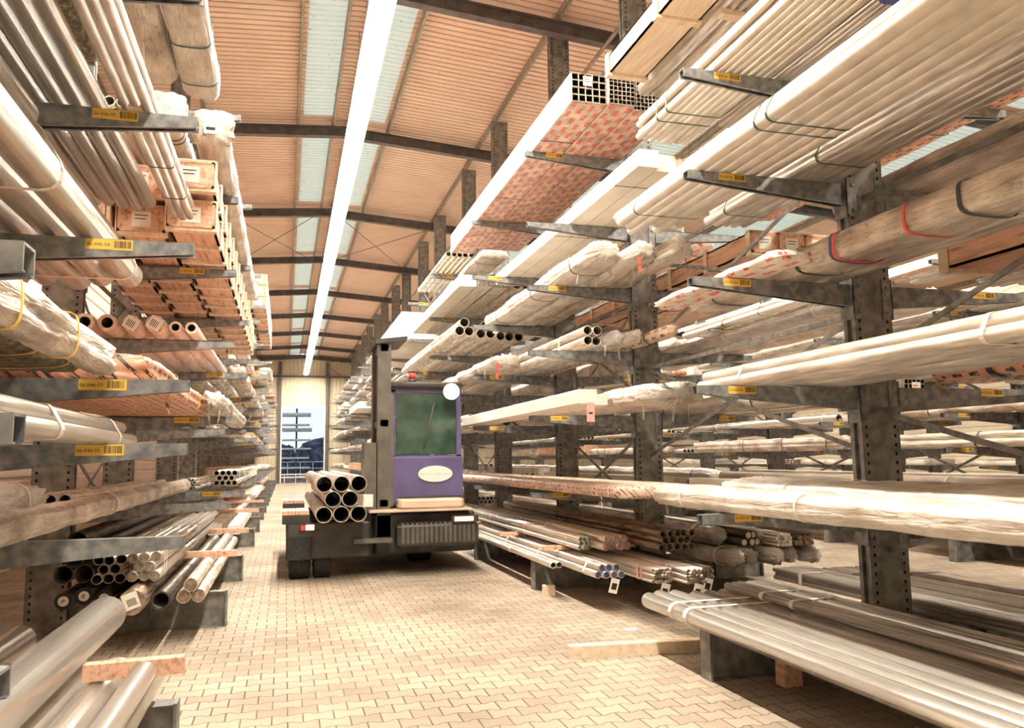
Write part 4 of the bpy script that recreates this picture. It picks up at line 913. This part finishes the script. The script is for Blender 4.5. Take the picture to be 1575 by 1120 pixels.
# cab
w = MB()
for x_, y_ in ((1.62,.45),(2.66,.45),(1.62,1.75),(2.66,1.75)): w.box(x_-.035,x_+.035,y_-.035,y_+.035,1.72,2.78)
w.box(1.585,2.695,.415,1.785,2.74,2.80); w.box(1.585,2.695,.415,1.785,1.70,1.76); tp('cab_frame', w, ['truck_purple'])
w = MB(); rbox(w, 1.50,2.72,.32,1.85,2.80,2.90,.05); tp('cab_roof', w, ['truck_dark'])
w = MB()
P0 = [(1.56,.42,1.02),(2.72,.42,1.02),(2.72,1.8,1.02),(1.56,1.8,1.02)]; P1 = [(1.56,.40,1.72),(2.72,.40,1.72),(2.72,1.8,1.72),(1.56,1.8,1.72)]
w.loft([[(1.60,.46,.99),(2.68,.46,.99),(2.68,1.78,.99),(1.60,1.78,.99)], P0, P1, [(1.60,.44,1.76),(2.68,.44,1.76),(2.68,1.78,1.76),(1.60,1.78,1.76)]], 0, False)
bp_ = tp('cab_body', w, ['truck_purple'])
w = MB(); w.box(1.72,2.70,.385,.405,1.02,1.13); tp('bumper_trim', w, ['truck_dark'])
w = MB(); rbox(w, 1.66,2.66,.02,.42,.97,1.10,.04); tp('bumper', w, ['truck_cream'])
for nm, m_, r_, th in (('badge_plate', 'white_paint', 1.0, .012),):
    w = MB(); w.loft([[(2.28+.27*math.cos(2*PI*i/32), yy, 1.47+.125*math.sin(2*PI*i/32)) for i in range(32)] for yy in (.404,.388)], 0, False)
    w.box(2.04,2.52,.385,.3885,1.462,1.472,1); tp(nm, w, ['white_paint','film_grey'])
w = MB(); w.box(1.665,2.62,.440,.452,1.77,2.73); tp('rear_window', w, ['glass_dark'])
w = MB(); w.box(1.60,1.612,.5,1.7,1.77,2.73); w.box(2.668,2.68,.5,1.7,1.77,2.73); tp('side_window', w, ['glass_dark'])
w = MB(); rbox(w, 1.8,2.3,.8,1.3,1.76,2.35,.06); tp('driver_seat', w, ['grass_green'])
w = MB(); w.cyl((2.10,.43,1.85),(2.28,.43,2.60),.012,6); tp('window_wiper', w, ['truck_grey'])
# mast beside the cab
w = MB()
for y_ in (.25, 1.05):
    w.box(1.36,1.56,y_-.07,y_+.07,.5,3.45); 
for z_ in (1.0, 2.2, 3.35): w.box(1.40,1.52,.18,1.12,z_,z_+.10)
tp('mast', w, ['truck_grey'])
w = MB(); w.hexa([(1.32,.1,3.45),(1.80,.1,3.52),(1.80,1.2,3.52),(1.32,1.2,3.45),(1.32,.1,3.52),(1.80,.1,3.58),(1.80,1.2,3.58),(1.32,1.2,3.52)]); tp('mast_head', w, ['truck_dark'])
w = MB()
for y_ in (.45,.85): w.cyl((1.46,y_,.8),(1.46,y_,3.3),.045,12)
tp('lift_cylinder', w, ['truck_dark'])
w = MB(); w.box(1.20,1.29,.2,1.1,.8,1.65); 
for y_ in (.3, 1.0): w.box(.42,1.25,y_-.06,y_+.06,.80,.84)
tp('fork_carriage', w, ['truck_dark'])
w = MB(); w.box(1.53,1.60,.2,.5,1.0,2.7); w.box(1.16,1.34,.15,.55,.96,1.95); tp('mast_shield', w, ['truck_grey'])
# lamps
def lamp(name, x, y, z, r, mm, rim='truck_dark'):
    h = MB(); h.cyl((x,y+.09,z),(x,y,z),r*.6,20,r2=r*1.12); o = tp(name, h, [rim]); g = MB(); g.cyl((x,y-.004,z),(x,y-.014,z),r,20); g.build('lamp_glass', [mm], o)
lamp('work_lamp', 2.50, .20, 2.74, .12, 'head_glow')
w = MB(); w.box(.24,.52,-.03,.0,.70,.80); o = tp('tail_lamp', w, ['truck_dark']); w = MB(); w.box(.33,.44,-.04,-.03,.715,.785); w.build('lamp_glass', ['tail_glow'], o); w = MB(); w.box(.26,.33,-.038,-.03,.715,.785); w.build('reflector', ['red_paint'], o)
w = MB(); w.box(2.42,2.82,-.20,-.165,.76,.86); o = tp('tail_lamp', w, ['truck_dark']); w = MB(); w.box(2.46,2.74,-.21,-.20,.78,.84); w.build('lamp_glass', ['tail_glow'], o)
w = MB(); w.cyl((1.95,.6,2.90),(1.95,.6,2.96),.07,16); w.cyl((1.95,.6,2.96),(1.95,.6,3.06),.055,16,1); tp('beacon', w, ['truck_dark','red_paint'])
w = MB(); w.box(1.0,1.27,-.09,-.07,1.02,1.20); tp('paper_sheet', w, ['paper'])
# load of eight pipes
R_ = .112; LB = thing('pipe_load', 'eight thick grey pipes strapped on the left deck of the purple truck', 'pipes', (.42, 11.35, .842))
LB.name = 'pipe_load'
me = pipe_mesh(R_, .010, 6.2, 'steel_pipe', 32)
cs = [(0,0),(1,0),(2,0),(.5,1),(1.5,1),(0,2),(1,2),(2,2)]
for a, b in cs: put('pipe', me, LB, (R_+a*2*R_*1.06, .02*((a*7) % 3), R_+b*R_*1.86))
pts = []
for a, b in cs: pts += circ(R_+a*2*R_*1.06, R_+b*R_*1.86, R_, 14)
for yy in (.75, 5.2): band(LB, hull(pts), yy, .06, 'strap_pink', .006)
# ------------------------------------------------------------------ outside the far door
k_ = 0
OY = 72.0
orack = thing('outdoor_rack', 'outdoor pipe rack post with arms seen through the far doorway', 'rack', (.95, OY+.5, 0))
w = MB(); w.box(-.08,.08,0,.2,0,6.3); w.build('upright', ['outdoor_dark'], orack)
for z in (1.1, 1.9, 2.7, 3.45, 4.25, 4.75, 5.55): w = MB(); w.box(-.05,.05,-.9,0,z-.14,z-.04); w.build('arm', ['outdoor_dark'], orack)
for i, (z, xr, r_) in enumerate(((1.1, 2.1, .06), (1.9, 2.05, .08), (2.7, 2.2, .08), (3.45, 2.2, .09), (4.25, 2.25, .11), (4.75, 2.05, .10), (5.55, 2.15, .19), (4.42, 2.25, .09))):
    m_ = MB(); m_.cyl((-3.4,0,0),(xr,0,0),r_,20); tag(m_.build('outdoor_pipe', ['outdoor_pipe'], None, (0, OY-.0-.3*(i == 7), z+r_-.04)), 'pale grey pipe on the outdoor rack beyond the doorway, %s counted upwards' % {0:'first',1:'second',2:'third',3:'fourth',4:'fifth',7:'sixth',5:'seventh',6:'eighth'}[i], 'pipe')
def blob(name, label, cat, x, y, z, rx, ry, rz, n, mm, seed):
    rr = random.Random(seed); m_ = MB(); 
    nu, nv = 22, 12; rings = []
    for j in range(nv+1):
        t = PI*j/nv; ring = []
        for i in range(nu):
            a = 2*PI*i/nu; f_ = 1+rr.uniform(-.12,.12)
            ring.append((rx*math.sin(t)*math.cos(a)*f_, ry*math.sin(t)*math.sin(a)*f_, rz*math.cos(t)*f_))
        rings.append(ring)
    m_.loft(rings, 0, False); 
    # leaf clumps over the crown
    for i in range(n):
        t = math.acos(rr.uniform(-1,1)); a = rr.uniform(0, 2*PI); c = Vector((rx*math.sin(t)*math.cos(a), ry*math.sin(t)*math.sin(a), rz*math.cos(t)))
        s_ = rr.uniform(.12,.34); u = Vector((rr.uniform(-1,1),rr.uniform(-1,1),rr.uniform(-1,1))).normalized()*s_; v = Vector((rr.uniform(-1,1),rr.uniform(-1,1),rr.uniform(-1,1))).normalized()*s_
        m_.poly([c-u, c+v, c+u, c-v])
    o = m_.build(name, [mm], None, (x, y, z)); tag(o, label, cat); return o
blob('hedge_tree', 'dark bushy tree behind the outdoor pipes, left of the doorway', 'tree', -2.6, 94, 1.3, 4.6, 2.0, 2.6, 500, 'hedge', 3)
blob('hedge_tree', 'dark bushy tree behind the outdoor pipes, right of the doorway', 'tree', 6.4, 99.5, 1.5, 5.6, 2.2, 2.9, 500, 'hedge', 4)
m_ = MB(); m_.box(-6,8,0,.1,1.55,1.62); m_.box(-6,8,0,.1,.9,.96)
for i in range(12): m_.box(-6+i*1.25,-5.93+i*1.25,0,.1,0,1.62)
tag(m_.build('yard_railing', ['outdoor_pipe'], None, (0, 84, 0)), 'pale metal railing in the yard before the dark trees', 'railing')
# ------------------------------------------------------------------ small things
m_ = MB(); m_.box(0,.12,0,.08,0,.004); tag(m_.build('paper_scrap', ['paper'], None, (3.25, 7.4, 0)), 'small white paper scrap on the floor before the timber beam', 'paper')
m_ = MB(); m_.box(0,.30,0,.16,0,.14); tag(m_.build('stone_block', ['pale_wood'], None, (9.0, 10.5, 0)), 'pale block on the second aisle floor beside the rack base', 'block')
m_ = MB(); m_.box(0,.22,0,.14,0,.09); tag(m_.build('white_box', ['paper'], None, (9.7, 8.6, 0)), 'small white box lying on the second aisle floor at right', 'box')

def hang_tag(parent_label, x, y, z, w_=.05, h_=.16, mm='paper'):
    p = [o for o in bpy.data.objects if o.get('label','').startswith(parent_label)][0]; L_ = p.location
    m_ = MB(); m_.hexa([(-w_,0,-h_),(w_,0,-h_),(w_,.003,-h_),(-w_,.003,-h_),(-w_*.9,0,0),(w_*.9,0,0),(w_*.9,.003,0),(-w_*.9,.003,0)]); m_.box(-w_*.5,w_*.5,-.001,0,-h_*.6,-h_*.5,1)
    m_.build('hanging_tag', [mm,'ink'], p, (x-L_.x, y-L_.y, z-L_.z))
hang_tag('long white square carton jutting', 3.05, 7.69, 2.26, .045, .20, 'strap_pink')
hang_tag('bundle of dark ended thick open pipes on the fourth arm, middle', 3.85, 14.55, 4.30, .05, .22)
hang_tag('middle white film bundle with yellow', 4.0, 8.4, 4.05, .02, .18, 'strap_red')
hang_tag('loose crumpled white film pack', 3.2, 12.0, 3.2, .02, .25, 'strap_red')
